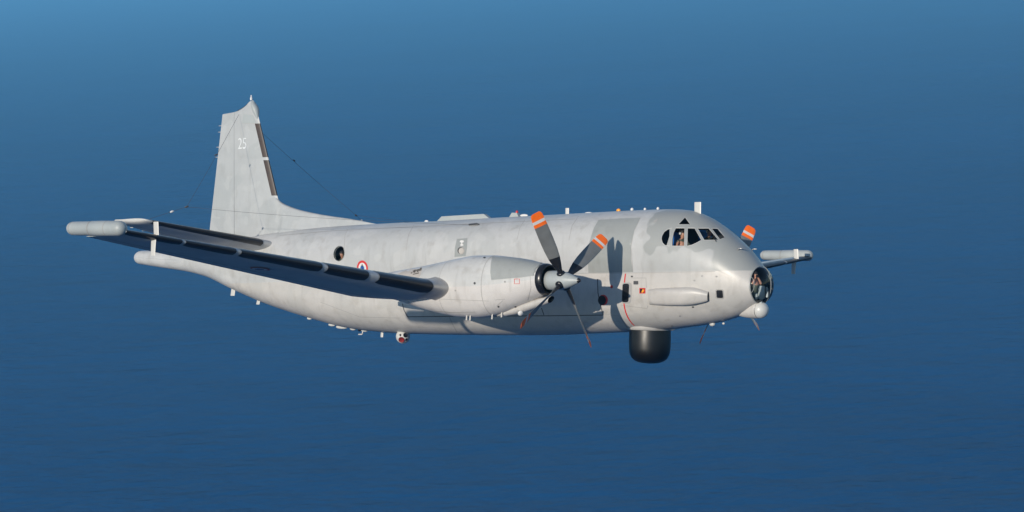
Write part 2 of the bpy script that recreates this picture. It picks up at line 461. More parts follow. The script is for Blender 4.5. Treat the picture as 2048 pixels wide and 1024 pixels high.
# dark lining inside, a few centimetres in from the skin
lin.normal_update()
for v in lin.verts: v.co = v.co - v.normal * 0.045
dl = [f for f in lin.faces if f.calc_center_median().x < -25]
bmesh.ops.delete(lin, geom=dl, context='FACES')
for f in lin.faces: f.material_index = 0
bm_obj('cabin_lining', lin, M['interior'], fus, True, False)
bpy.data.objects.remove(fus0)

def pane_obj(name, polys, matl, inset, parent):
    bm = bmesh.new(); cache = {}
    for p in polys:
        vs = []
        for co, nn in p:
            key = (round(co.x, 4), round(co.y, 4), round(co.z, 4))
            if key not in cache: cache[key] = bm.verts.new(co - nn * inset)
            vs.append(cache[key])
        vs2 = []
        for v in vs:
            if v not in vs2: vs2.append(v)
        if len(vs2) > 2:
            try: bm.faces.new(vs2)
            except ValueError: pass
    return bm_obj(name, bm, matl, parent, True, True)
def ring_frame(name, poly, sgn, matl, parent, w=0.8, up=0.008, down=0.02, bvh=None):
    """raised lip round an opening outlined in pixels"""
    dense = []
    n = len(poly)
    for i in range(n):
        a, b = poly[i], poly[(i + 1) % n]
        k = max(1, int(math.hypot(b[0] - a[0], b[1] - a[1]) / 3))
        for j in range(k): dense.append((a[0] + (b[0] - a[0]) * j / k, a[1] + (b[1] - a[1]) * j / k))
    cx = sum(p[0] for p in dense) / len(dense); cy = sum(p[1] for p in dense) / len(dense)
    inn, outr, low = [], [], []
    for p in dense:
        L = math.hypot(p[0] - cx, p[1] - cy); q = (p[0] + (p[0] - cx) / L * w, p[1] + (p[1] - cy) / L * w)
        a, na = hit(p[0], p[1], bvh, sgn); b, nb = hit(q[0], q[1], bvh, sgn)
        if a is None or b is None: continue
        inn.append(a + na * up); outr.append(b + nb * 0.003); low.append(a - na * down)
    return loft(name, [outr, inn, low], matl, parent, True)
for sgn, k, polys in panes:
    if not polys: continue
    if k < 9:
        pane_obj('window_pane', polys, M['glass'], 0.006, fus)
        ring_frame('window_frame', WINS[k], sgn, M['skin'], fus)
    else:
        ring_frame('observation_window_rim', OBS, sgn, M['grey'], fus, 1.0, 0.015, 0.06)

# ---- surface decoration helpers
def cdt_patch(name, poly, matl, parent, bvh=None, off=0.005, step=7.0, project=None):
    pts = []; n = len(poly)
    for i in range(n):
        a, b = poly[i], poly[(i + 1) % n]
        k = max(1, int(math.hypot(b[0] - a[0], b[1] - a[1]) / step))
        for j in range(k): pts.append(Vector((a[0] + (b[0] - a[0]) * j / k, a[1] + (b[1] - a[1]) * j / k)))
    nb = len(pts); edges = [(i, (i + 1) % nb) for i in range(nb)]
    x0, x1 = min(p.x for p in pts), max(p.x for p in pts); y0, y1 = min(p.y for p in pts), max(p.y for p in pts)
    xx = x0 + step * 0.5
    while xx < x1:
        yy = y0 + step * 0.5
        while yy < y1: pts.append(Vector((xx, yy))); yy += step
        xx += step
    r = delaunay_2d_cdt(pts, edges, [list(range(nb))], 1, 1e-4)
    V = []; ok = []
    for p in r[0]:
        h, nn = project(p.x, p.y) if project else hit(p.x, p.y, bvh)
        ok.append(h is not None); V.append((h + nn * off) if h is not None else Vector((0, 0, 0)))
    F = [f for f in r[2] if all(ok[i] for i in f)]
    ob = mesh_obj(name, V, F, matl, parent)
    bm = bmesh.new(); bm.from_mesh(ob.data)
    bmesh.ops.delete(bm, geom=[v for v in bm.verts if not v.link_faces], context='VERTS')
    bmesh.ops.recalc_face_normals(bm, faces=bm.faces); bm.to_mesh(ob.data); bm.free()
    return ob
def px_line(name, pts, matl, parent, wpx=1.2, bvh=None, off=0.004, closed=False):
    """a thin strip on the skin along a pixel polyline"""
    P = []
    seq = list(pts) + ([pts[0]] if closed else [])
    for a, b in zip(seq, seq[1:]):
        k = max(1, int(math.hypot(b[0] - a[0], b[1] - a[1]) / 5))
        for j in range(k): P.append((a[0] + (b[0] - a[0]) * j / k, a[1] + (b[1] - a[1]) * j / k))
    P.append(seq[-1])
    L, Rr = [], []
    for i, p in enumerate(P):
        a, b = P[max(i - 1, 0)], P[min(i + 1, len(P) - 1)]
        d = Vector((b[0] - a[0], b[1] - a[1])).normalized(); nx, ny = -d.y * wpx / 2, d.x * wpx / 2
        h1, n1 = hit(p[0] + nx, p[1] + ny, bvh); h2, n2 = hit(p[0] - nx, p[1] - ny, bvh)
        if h1 is None or h2 is None: continue
        L.append(h1 + n1 * off); Rr.append(h2 + n2 * off)
    if len(L) < 2: return None
    return loft(name, [L, Rr], matl, parent, False)
def rrect(cx, cy, w, h, r=0.25, skew=0.0):
    r = min(w, h) * r; P = []
    for sx, sy, a0 in ((1, -1, -90), (1, 1, 0), (-1, 1, 90), (-1, -1, 180)):
        for k in range(5):
            t = math.radians(a0 + 90 * k / 4)
            x = sx * (w / 2 - r) + r * math.cos(t); y = sy * (h / 2 - r) + r * math.sin(t)
            P.append((cx + x + skew * y, cy + y))
    return P

# paint patches
cdt_patch('grey_panel', [(1197, 440), (1240, 437), (1281, 435.5), (1269, 460), (1262, 491), (1262, 520), (1266, 544), (1220, 545), (1177, 545.5), (1175, 512), (1179, 484), (1187, 458)], M['grey'], fus, off=0.006)
def cockpit_paint(m, c2):
    """darker grey repaint round the cockpit and over the nose, with uneven sprayed edges"""
    n, l = nodes_of(m); b = n['Principled BSDF']
    src = b.inputs['Base Color'].links[0].from_socket
    tc = n.new('ShaderNodeTexCoord'); sp = n.new('ShaderNodeSeparateXYZ'); l.new(tc.outputs['Object'], sp.inputs[0])
    nz = n.new('ShaderNodeTexNoise'); nz.inputs['Scale'].default_value = 1.9; nz.inputs['Detail'].default_value = 1; l.new(tc.outputs['Object'], nz.inputs['Vector'])
    def step(sock, k, c, w, nk):
        a = n.new('ShaderNodeMath'); a.operation = 'MULTIPLY_ADD'; a.inputs[1].default_value = nk; a.inputs[2].default_value = -0.5 * nk
        l.new(nz.outputs[0], a.inputs[0])
        d = n.new('ShaderNodeMath'); l.new(sock, d.inputs[0]); l.new(a.outputs[0], d.inputs[1])
        r = n.new('ShaderNodeMapRange'); r.inputs[1].default_value = c - w; r.inputs[2].default_value = c + w
        l.new(d.outputs[0], r.inputs[0]); return r.outputs[0]
    def op(a, c, o):
        x = n.new('ShaderNodeMath'); x.operation = o; l.new(a, x.inputs[0]); l.new(c, x.inputs[1]); return x.outputs[0]
    A = op(step(sp.outputs[0], 1, -4.25, 0.05, 1.1), step(sp.outputs[2], 1, 1.02, 0.05, 0.7), 'MULTIPLY')
    B = step(sp.outputs[0], 1, -1.85, 0.10, 0.5)
    Cc = n.new('ShaderNodeMath'); Cc.operation = 'MULTIPLY'; Cc.inputs[1].default_value = 0.42
    l.new(step(sp.outputs[0], 1, -4.35, 0.35, 0.6), Cc.inputs[0])
    mk = op(op(A, B, 'MAXIMUM'), Cc.outputs[0], 'MAXIMUM')
    mx = n.new('ShaderNodeMix'); mx.data_type = 'RGBA'; l.new(mk, mx.inputs[0]); l.new(src, mx.inputs[6]); mx.inputs[7].default_value = (*c2, 1)
    # lighter lower paint below the waist line
    wl = n.new('ShaderNodeMath'); wl.operation = 'MULTIPLY_ADD'; wl.inputs[1].default_value = -0.0205
    l.new(sp.outputs[0], wl.inputs[0]); l.new(sp.outputs[2], wl.inputs[2])
    st = n.new('ShaderNodeMapRange'); st.inputs[1].default_value = 0.398; st.inputs[2].default_value = 0.410; l.new(wl.outputs[0], st.inputs[0])
    low = n.new('ShaderNodeMix'); low.data_type = 'RGBA'; low.blend_type = 'MULTIPLY'; low.inputs[0].default_value = 1
    low.clamp_result = False; low.inputs[7].default_value = (1.035, 0.985, 0.935, 1)
    l.new(src, low.inputs[6])
    fin_ = n.new('ShaderNodeMix'); fin_.data_type = 'RGBA'; l.new(st.outputs[0], fin_.inputs[0]); l.new(low.outputs[2], fin_.inputs[6]); l.new(mx.outputs[2], fin_.inputs[7])
    l.new(fin_.outputs[2], b.inputs['Base Color'])
cockpit_paint(fus.data.materials[0], (0.262, 0.272, 0.262))

# ---- fuselage lines, doors, little windows
RING = [(x, z) for x, z in [(-5.13, 0.27 - 0.06 * k) for k in range(30)]]
def side_hit(x, z, sgn=-1):
    r = fus_bvh.ray_cast(Vector((x, 12 * sgn, z)), Vector((0, -sgn, 0)))
    if r[0] is None: return None, None
    n = r[1] if r[1].y * sgn > 0 else -r[1]
    return r[0], n
def side_strip(name, pts, w, matl, parent, off=0.005, sgn=-1):
    L, Rr = [], []
    for i, p in enumerate(pts):
        a, b = pts[max(i - 1, 0)], pts[min(i + 1, len(pts) - 1)]
        d = Vector((b[0] - a[0], b[1] - a[1])).normalized(); nx, nz = -d.y * w / 2, d.x * w / 2
        h1, n1 = side_hit(p[0] + nx, p[1] + nz, sgn); h2, n2 = side_hit(p[0] - nx, p[1] - nz, sgn)
        if h1 is None or h2 is None: continue
        L.append(h1 + n1 * off); Rr.append(h2 + n2 * off)
    return loft(name, [L, Rr], matl, parent, False)
for s in (-1, 1):
    side_strip('propeller_warning_line', RING, 0.05, M['red'], fus, 0.005, s)
# weapon bay doors
bay = [[(805, 607), (808, 620), (815, 633)], [(815, 633.5), (900, 632.5), (1000, 632), (1100, 631.5), (1206, 630)], [(1195, 558), (1196, 585), (1200, 606), (1206, 629)], [(1083, 616), (1088, 630)]]
for b_ in bay: px_line('bay_door_seam', b_, M['line'], fus, 1.7)
for b_ in [[(899, 634), (906, 650), (914, 664)], [(1240, 634), (1256, 657)]]: px_line('bay_door_seam', b_, M['seam'], fus, 2.2)
faint = [[(1292, 556), (1293, 575)], [(1262, 556), (1292, 556)], [(1296, 611), (1294, 617), (1240, 610)], [(1205, 628), (1240, 632)],
         [(640, 604), (720, 634), (800, 636)], [(700, 449), (690, 470), (688, 500)],
         [(1160, 428), (1144, 452), (1138, 480)], [(1055, 431), (1040, 455), (1034, 480)], [(830, 446), (817, 470), (812, 500)], [(1281, 436), (1268, 462), (1262, 495), (1266, 544)],
         [(560, 471), (660, 462), (800, 455), (960, 447), (1150, 438)], [(1150, 546.5), (1300, 545.5), (1430, 543)]]
for b_ in faint: px_line('skin_seam', b_, M['seam'], fus, 0.8, off=0.003)
# crew door window, black, its lit right edge painted in grey
cdt_patch('door_window_lit_edge', rrect(1253.5, 586, 19, 42, 0.3, -0.04), M['seam'], fus, off=0.009, step=4)
cdt_patch('door_window', rrect(1251.5, 586, 13, 37, 0.3, -0.04), M['black'], fus, off=0.013, step=4)
cdt_patch('side_window', rrect(1439.5, 588, 12.5, 15.5, 0.2, 0.08), M['black'], fus, off=0.011, step=3)
px_line('side_window_frame', rrect(1439.5, 588, 15, 18, 0.2, 0.08), M['seam'], fus, 1.2, off=0.008, closed=True)
cdt_patch('vent_panel', rrect(1272, 565.5, 9.5, 7, 0.1), M['line'], fus, off=0.010, step=3)
lbl = cdt_patch('warning_placard', rrect(1285, 581.5, 12, 11, 0.05), M['red'], fus, off=0.010, step=3)
cdt_patch('placard_print', rrect(1284.5, 581.5, 8.5, 8, 0.05), M['black'], lbl, off=0.013, step=3)
cdt_patch('placard_mark', [(1283, 585), (1286, 578), (1289, 580), (1287, 585)], M['amber'], lbl, off=0.016, step=3)
cdt_patch('red_marking', ell(1223.5, 573.5, 2.6, 3.4, 12), M['red'], fus, off=0.010, step=3)
rim_ = cdt_patch('vent_rim', ell(1206.5, 600, 9.5, 10.5, 24), M['red'], fus, off=0.010, step=3)
cdt_patch('vent_opening', ell(1204.5, 600.5, 8.0, 9.6, 24), M['black'], rim_, off=0.014, step=3)
cdt_patch('ventral_stencil', rrect(1404, 552, 4, 2.5, 0.3), M['seam'], fus, off=0.006, step=3)
cdt_patch('roof_patch', [(1308, 441), (1316, 437), (1314, 443), (1307, 446)], M['seam'], fus, off=0.006, step=3)
for a in [(1433, 553), (1264, 553), (1386, 614), (1360, 632), (1344, 652), (1389, 561)]:
    cdt_patch('skin_fitting', ell(a[0], a[1], 2.2, 1.8, 10), M['line' if a[0] in (1264, 1386) else 'seam'], fus, off=0.008, step=2)
# round escape hatch marking with a small porthole
pl = cdt_patch('hatch_plate', [(914, 478), (935, 476), (934, 495), (931, 512), (909, 514), (910, 495)], M['grey'], fus, off=0.006, step=5)
cdt_patch('hatch_mark', ell(924, 483, 4.2, 2.4, 14), M['roundwhite'], pl, off=0.010, step=3)
cdt_patch('hatch_mark', ell(924, 490, 3.4, 1.8, 14), M['roundwhite'], pl, off=0.010, step=3)
cdt_patch('hatch_mark_stem', rrect(924, 486.5, 2.2, 9, 0.2), M['roundwhite'], pl, off=0.011, step=3)
cdt_patch('porthole_rim', ell(922.5, 501, 7.6, 8.0, 20), M['seam'], pl, off=0.010, step=3)
cdt_patch('porthole_rim_shade', ell(921.2, 501, 5.8, 6.6, 20), M['line'], pl, off=0.012, step=3)
cdt_patch('porthole_pane', ell(923.0, 502, 5.2, 6.0, 20), M['soot'], pl, off=0.016, step=3)

# ---- roundels with an anchor
def roundel(name, c, n, right, r, bvh, parent, anchor=True, white=0.70, lift=0.0):
    up = n.cross(right).normalized(); right = up.cross(n).normalized()
    def prj(x, y):
        p = c + right * x + up * y
        h = bvh.ray_cast(p + n * 0.4, -n, 1.0)
        return (h[0], n) if h[0] is not None else (None, None)
    def disc(nm, rr, mm, off, par):
        return cdt_patch(nm, [(rr * math.cos(2 * math.pi * k / 40), rr * math.sin(2 * math.pi * k / 40)) for k in range(40)], mm, par, off=off + lift, step=0.08, project=prj)
    a = disc(name, r, M['red'], 0.006, parent)
    disc('roundel_white_ring', r * white, M['roundwhite'], 0.009, a)
    disc('roundel_blue_centre', r * 0.36, M['blue'], 0.012, a)
    if anchor:
        s = r
        cdt_patch('roundel_anchor', [(-.05 * s, .58 * s), (.05 * s, .58 * s), (.05 * s, .36 * s), (.20 * s, .36 * s), (.20 * s, .28 * s), (.05 * s, .28 * s), (.05 * s, -.42 * s), (.22 * s, -.30 * s), (.32 * s, -.15 * s), (.30 * s, -.42 * s), (.08 * s, -.60 * s), (-.08 * s, -.60 * s), (-.30 * s, -.42 * s), (-.32 * s, -.15 * s), (-.22 * s, -.30 * s), (-.05 * s, -.42 * s), (-.05 * s, .28 * s), (-.20 * s, .28 * s), (-.20 * s, .36 * s), (-.05 * s, .36 * s)],
                  M['black'], a, off=0.015 + lift, step=0.05, project=prj)
    return a
c, n = hit(725, 536.5)
roundel('fuselage_roundel', c, n, Vector((1, 0, 0)), 0.29, fus_bvh, fus)
c2 = Vector((c.x, -c.y, c.z)); n2 = Vector((n.x, -n.y, n.z))
roundel('fuselage_roundel', c2, n2, Vector((-1, 0, 0)), 0.29, fus_bvh, fus)

# ---- glazed nose
RC0 = Vector((-0.62, 0, -0.08)); RR = 0.615; RA = 0.345
def dome_pt(u, t, g=0.0):   # u 0 rim .. 1 tip
    a = math.pi / 2 * u
    return Vector((RC0.x + (RA + g) * math.sin(a), (RR + g) * math.cos(a) * math.cos(t), RC0.z + (RR + g) * math.cos(a) * math.sin(t)))
seg = 48
dome_rings = [[dome_pt(k / 12, 2 * math.pi * j / seg) for j in range(seg)] for k in range(12)] 
dome = loft('nose_dome', dome_rings, M['dome'], root, True, False, True)
rim = loft('dome_rim', [[RC0 + Vector((dx, r * math.cos(2 * math.pi * j / seg), r * math.sin(2 * math.pi * j / seg))) for j in range(seg)] for dx, r in ((-0.02, 0.632), (0.012, 0.634), (0.030, 0.624), (0.026, 0.590), (-0.03, 0.585))], M['grey'], dome)
def meridian(name, y0, w):
    A, B = [], []
    pts_o, pts_i = [], []
    for k in range(33):
        t = math.pi * (k / 32 - 0.5)
        ry = math.sqrt(max(0, 1 - (y0 / RR) ** 2))
        z = RR * ry * math.sin(t); x = RA * ry * math.cos(t)
        base = RC0 + Vector((x, y0, z)); nn = Vector((x / RA ** 2, y0 / RR ** 2, z / RR ** 2)).normalized()
        tt = Vector((0, 1, 0)); tt = (tt - nn * tt.dot(nn)).normalized()
        A.append([base + tt * w + nn * 0.012, base - tt * w + nn * 0.012, base - tt * w - nn * 0.02, base + tt * w - nn * 0.02])
    return loft(name, A, M['grey'], dome, True, True, True)
meridian('dome_frame', 0.13, 0.016); meridian('dome_frame', -0.56, 0.008)
# instrument on its post inside the nose, and the cabin floor and bulkhead
def boxm(bm, c, s, rot=None):
    r = bmesh.ops.create_cube(bm, size=1.0); 
    for v in r['verts']:
        q = Vector((v.co.x * s[0], v.co.y * s[1], v.co.z * s[2]))
        if rot is not None: q = rot @ q
        v.co = q + Vector(c)
    return r['verts']
ROTI = Matrix.Rotation(math.radians(-48), 3, 'Z')
def bevel_box(name, c, s, matl, parent, bev=0.015, rot=None):
    bm = bmesh.new(); boxm(bm, c, s, rot)
    bmesh.ops.bevel(bm, geom=list(bm.edges), offset=bev, segments=2, affect='EDGES')
    return sharp(bm_obj(name, bm, matl, parent), 50)
ip = at_y(1522, 584, -0.12)
ip = at_y(1523, 585, -0.10)
inst = bevel_box('nose_sight', ip, (0.14, 0.22, 0.44), M['instr'], root, 0.025, ROTI)
bevel_box('sight_housing', ip + ROTI @ Vector((0.03, 0.17, 0.01)), (0.12, 0.08, 0.34), M['instr'], inst, 0.02, ROTI)
bevel_box('sight_base', ip + ROTI @ Vector((-0.02, -0.17, -0.12)), (0.12, 0.09, 0.22), M['instr'], inst, 0.02, ROTI)
bm = bmesh.new(); tube_bm(bm, [ip + Vector((0, 0, -0.22)), ip + Vector((-0.05, 0, -0.40))], 0.05, 10)
bm_obj('sight_post', bm, M['instr'], inst)
bm = bmesh.new(); boxm(bm, (-2.95, 0, -0.62), (3.4, 0.9, 0.04)); bm_obj('nose_floor', bm, M['interior'], fus, False)
bm = bmesh.new(); boxm(bm, (-3.4, 0, 0.62), (2.6, 2.1, 0.05)); bm_obj('cockpit_floor', bm, M['interior'], fus, False)
loft('cockpit_bulkhead', [[p + Vector((dx, 0, 0)) for p in fsection(-4.75, -0.07)] for dx in (0, -0.05)], M['interior'], fus, True, True, True)
cb = at_y(1441, 468, 0.48)  # dark board added to block the bright view through the front windscreen pane
bevel_box('sightline_blocker', (cb.x, 0.48, cb.z), (0.40, 0.05, 0.34), M['interior'], fus, 0.02)
dash = bevel_box('instrument_panel', (-2.05, 0, 1.12), (0.35, 1.55, 0.36), M['interior'], fus, 0.06)

# ---- chin turret and its fairing
tb = at_y(1521, 620, 0)
TB = Vector((tb.x, 0, tb.z))
ballr = 0.275
fair = []
for k in range(13):
    f = k / 12
    xx = TB.x - 0.02 - 1.15 * f
    r = ballr * (0.98 * (1 - f ** 1.9) + 0.02)
    zc = TB.z + 0.02 - 0.10 * f
    fair.append([Vector((xx, r * math.cos(2 * math.pi * j / 24), zc + (r + 0.02) * math.sin(2 * math.pi * j / 24) + (0.16 * f if math.sin(2 * math.pi * j / 24) > 0 else 0))) for j in range(24)])
ft = loft('chin_fairing', fair, M['belly'], root, True, True, True)
ball = revolve('infrared_turret', [(-ballr * math.cos(math.pi * k / 20), ballr * math.sin(math.pi * k / 20)) for k in range(21)], TB, (1, 0, 0), M['white'], root, 32)
revolve('turret_seam', [(-0.07, ballr * 0.975), (-0.07, ballr * 1.01), (-0.055, ballr * 1.012), (-0.055, ballr * 0.975)], TB, (1, 0, 0), M['line'], ball, 32)

# ---- ventral radar radome
rc = at_y(1300, 690, 0); RX = -5.10
rr_ = 0.715
prof = [(a * 1.09, b) for a, b in [(0.0, rr_ * 0.98), (0.35, rr_), (0.62, rr_ * 0.99), (0.80, rr_ * 0.95), (0.93, rr_ * 0.86), (1.02, rr_ * 0.70), (1.07, rr_ * 0.5), (1.095, rr_ * 0.25), (1.10, 0.0)]]
rad = revolve('radar_radome', prof, (RX, 0, -1.56), (-0.02, 0, -1), M['radome'], root, 48)
rad['label'] = 'black retractable radar dome under the belly'
revolve('radome_collar', [(-0.12, rr_ * 1.10), (0.02, rr_ * 1.08), (0.025, rr_ * 0.9)], (RX, 0, -1.60), (-0.02, 0, -1), M['belly'], rad, 48)

# ---- side fairing of the sensor housing (long blister behind the nose)
def blister(sgn):
    top = [(1297, 579), (1310, 576.5), (1340, 575), (1370, 574), (1388, 574.5), (1402, 578), (1411, 581), (1417, 583)]
    bot = [(1301, 610), (1312, 611), (1340, 611.5), (1370, 611), (1388, 609.5), (1402, 606.5), (1411, 604.5), (1417, 602)]
    hts = [0.10, 0.14, 0.19, 0.21, 0.20, 0.175, 0.155, 0.135]
    rings = []
    for (a, b, h) in zip(top, bot, hts):
        ring = []
        for k in range(13):
            f = k / 12; p = (a[0] + (b[0] - a[0]) * f, a[1] + (b[1] - a[1]) * f)
            q, nn = hit(p[0], p[1], None, sgn)
            prof = (1 - abs(2 * f - 1) ** 4.0) ** 0.6
            ring.append(q + nn * (h * prof - 0.01))
        rings.append(ring)
    bl = loft('sensor_blister', rings, M['belly'], fus, False)
    # flat front face, its shade put into a dark colour
    r = rings[-1]; cen = sum(r, Vector()) / len(r)
    base = [hit(1418.5 + (-1.0 * abs(2 * k / 12 - 1)), 583 + (602 - 583) * k / 12, None, sgn)[0] for k in range(13)]
    loft('blister_front', [r, base], M['line'], bl, False)
    r0 = rings[0]; base0 = [hit(1296 + (1300 - 1296) * k / 12, 579 + (610 - 579) * k / 12, None, sgn)[0] for k in range(13)]
    loft('blister_rear_grille', [base0, r0], M['seam'], bl, False)
    return bl
blister(1); blister(-1)

# ---- domed observation windows
for sgn in (1, -1):
    c, n = hit(678.5, 507, None, sgn)
    u = Vector((1, 0, 0)); u = (u - n * u.dot(n)).normalized(); w = n.cross(u)
    rings = []
    for k in range(9):
        a = math.pi / 2 * k / 9
        rings.append([c + n * (0.17 * math.sin(a) - 0.005) + (u * math.cos(t) * 0.265 + w * math.sin(t) * 0.285) * math.cos(a) for t in [2 * math.pi * j / 28 for j in range(28)]])
    loft('observation_dome', rings, M['glass'], fus, True, False, True)

# ---- blade antennas, lights and lumps on the skin
def crown(x): return fzt(x)
def blade_antenna(name, x0, x1, z0, z1, sweep=0.0, y=0.0, th=0.03, matl='white', parent=None, top=1.0):
    c0 = x0 - x1; rings = []
    for f, z in ((0, z0), (1, z1)):
        ch = c0 * (1 if f == 0 else top); xl = x0 - sweep * f
        ring = []
        for k in range(12):
            t = 2 * math.pi * k / 12
            ring.append(Vector((xl - ch / 2 + ch / 2 * math.cos(t), y + th / 2 * math.sin(t), z)))
        rings.append(ring)
    return sharp(loft(name, rings, M[matl], parent or fus, True, True, True), 60)
def sil(px, py): p = at_y(px, py, 0); return p.x, p.z
def crown_blade(name, pxl, pxr, ptop, matl='white', th=0.035, **k):
    xr, zt = sil(pxr, ptop); xl, _ = sil(pxl, ptop)
    return blade_antenna(name, xr, xl, crown((xl + xr) / 2) - 0.06, zt, th=th, matl=matl, **k)
crown_blade('blade_antenna', 1389, 1402, 404)
crown_blade('blade_antenna', 1131, 1138, 416)
def trapezoid(name, pts, y, th, matl, parent):
    A = [Vector((p[0], y - th / 2, p[1])) for p in pts]; B = [Vector((p[0], y + th / 2, p[1])) for p in pts]
    return loft(name, [A, B], matl, parent, True, True, True, smooth=False)
q = [sil(*p) for p in [(874, 446), (886, 433), (970, 428), (984, 440)]]
q[0] = (q[0][0], crown(q[0][0]) - .05); q[3] = (q[3][0], crown(q[3][0]) - .05)
trapezoid('dorsal_antenna_fairing', q, 0, 0.16, M['pod'], fus)
q = [sil(*p) for p in [(1019, 437), (1026, 425.5), (1036, 426), (1041, 437)]]
tz = trapezoid('beacon_fairing', q, 0, 0.14, M['pod'], fus)
bx_, bz_ = sil(1034, 424)
revolve('beacon', [(0, 0.05), (0.05, 0.05), (0.09, 0.03), (0.10, 0)], (bx_, 0, bz_ - 0.04), (0, 0, 1), M['red'], tz, 12)
def lump(name, px, py, r, matl, flat=0.6, length=1.0, y=0.0, zshift=0.0):
    xx, zz = sil(px, py)
    rings = [[Vector((xx + length * r * math.cos(a), y + r * 0.7 * math.sin(a) * math.cos(t), zz + zshift + r * flat * math.sin(a) * math.sin(t))) for t in [2 * math.pi * j / 12 for j in range(12)]] for a in [math.pi * (0.04 + 0.92 * k / 8) for k in range(9)]]
    return loft(name, rings, M[matl], fus, True, True, True)
for px, py, r, mm, L in [(1048, 431, 0.06, 'roundwhite', 3.0), (1177, 426.5, 0.05, 'roundwhite', 3.5), (1237, 421, 0.075, 'amber', 1.1), (1264, 419, 0.07, 'roundwhite', 0.8), (1290, 418.5, 0.06, 'roundwhite', 0.8), (1316, 417.5, 0.07, 'roundwhite', 0.7), (853, 443, 0.06, 'roundwhite', 1.6), (915, 441, 0.05, 'grey', 1.6)]:
    lump('crown_fitting', px, py, r, mm, 0.9, L)
for px, py, r, mm, L in [(664, 649.5, 0.08, 'white', 2.4), (684, 654, 0.10, 'white', 3.2), (706, 657.5, 0.08, 'white', 2.0), (719, 659.5, 0.09, 'lens', 0.9), (729, 660.5, 0.08, 'white', 2.2), (439, 559.5, 0.10, 'white', 1.2), (619, 636.5, 0.08, 'white', 1.6), (1424.5, 647.5, 0.11, 'white', 1.0), (1447, 647, 0.05, 'white', 1.0), (1272, 656, 0.12, 'white', 1.1), (1343, 656, 0.10, 'belly', 2.0)]:
    lump('belly_fitting', px, py, r, mm, 0.8, L)
def belly_blade(pxl, pxr, ptop, pbot, sweep=0.05):
    xr, z0 = sil(pxr, ptop); xl, _ = sil(pxl, ptop); _, z1 = sil(pxr, pbot)
    blade_antenna('belly_blade_antenna', xr, xl, z0 + 0.12, z1, sweep=sweep, th=0.035)
belly_blade(464, 472, 573, 591.5, 0.08); belly_blade(516, 522.5, 597, 609, 0.10); belly_blade(762, 767, 662, 674.5, 0.02)
bm = bmesh.new(); a1 = sil(725.5, 661); a2 = sil(725.5, 668.5); a3 = sil(717, 668.8)
tube_bm(bm, [(a1[0], 0, a1[1]), (a1[0], 0, a2[1] + 0.04), (a1[0] - 0.04, 0, a2[1]), (a3[0], 0, a3[1])], 0.025, 8)
bm_obj('drain_mast', bm, M['roundwhite'], fus)
# pitot heads on the nose
for sgn in (1, -1):
    c, n = hit(1476, 499.5, None, sgn)
    bm = bmesh.new(); tube_bm(bm, [c - n * 0.02, c + n * 0.05, c + n * 0.065 + Vector((0.04, 0, 0)), c + n * 0.065 + Vector((0.15, 0, -0.01))], [0.03, 0.022, 0.024, 0.015], 8)
    bm_obj('pitot_probe', bm, M['metal'], fus)
for sgn in (1, -1):
    c, n = hit(1424, 476, None, sgn)
    bm = bmesh.new(); tube_bm(bm, [c + n * 0.01, c + n * 0.03 + Vector((0.05, 0, 0.03)), hit(1430, 480, None, sgn)[0] + n * 0.02], 0.022, 6)
    tube_bm(bm, [hit(1426, 470, None, sgn)[0] + n * 0.02, hit(1432, 484, None, sgn)[0] + n * 0.03], 0.014, 6)
    bm_obj('windscreen_wiper', bm, M['black'], fus)

# ---- electro-optical turret under the rear belly
bcen = at_y(806, 673, -0.34); TX = bcen.x
tr = revolve('camera_turret_base', [(0, 0.255), (0.17, 0.262), (0.20, 0.25), (0.21, 0.18)], (TX, bcen.y, bcen.z + 0.37), (0, 0, -1), M['white'], root, 28, cap0=True, cap1=True)
tball = revolve('camera_ball', [(-0.262 * math.cos(math.pi * k / 18), 0.262 * math.sin(math.pi * k / 18)) for k in range(19)], bcen, (0, 0, 1), M['white'], tr, 28)
face = Vector((0.645, -0.762, -0.02)).normalized()
fu = Vector((0, 0, 1)).cross(face).normalized(); fw = face.cross(fu).normalized()
for dx, dz, r, mm in [(0.095, 0.055, 0.080, 'lens'), (-0.085, 0.050, 0.045, 'lens'), (-0.045, -0.110, 0.105, 'lensred'), (0.150, -0.115, 0.050, 'lens')]:
    d = (face * 0.215 + fu * dx + fw * dz).normalized()
    revolve('turret_lens', [(0.20, r * 1.08), (0.262, r * 1.08), (0.268, r), (0.262, r * 0.96), (0.262, 0)], bcen, d, [M['line'], M[mm]], tr, 20, mat_fn=lambda i, j: 0 if i < 1 else 1)

# ------------------------------------------------------------------ wings
def airfoil(n=22, t=0.15, camber=0.02):
    """closed loop from trailing edge over the top to the leading edge and back below: (xc, zc)"""
    up, lo = [], []
    for k in range(n + 1):
        xc = 0.5 * (1 - math.cos(math.pi * k / n))
        yt = 5 * t * (0.2969 * math.sqrt(xc) - 0.1260 * xc - 0.3516 * xc ** 2 + 0.2843 * xc ** 3 - 0.1036 * xc ** 4)
        yc = camber * 4 * xc * (1 - xc)
        up.append((xc, yc + yt)); lo.append((xc, yc - yt))
    return up[::-1] + lo[1:-1]
AF_N = 22
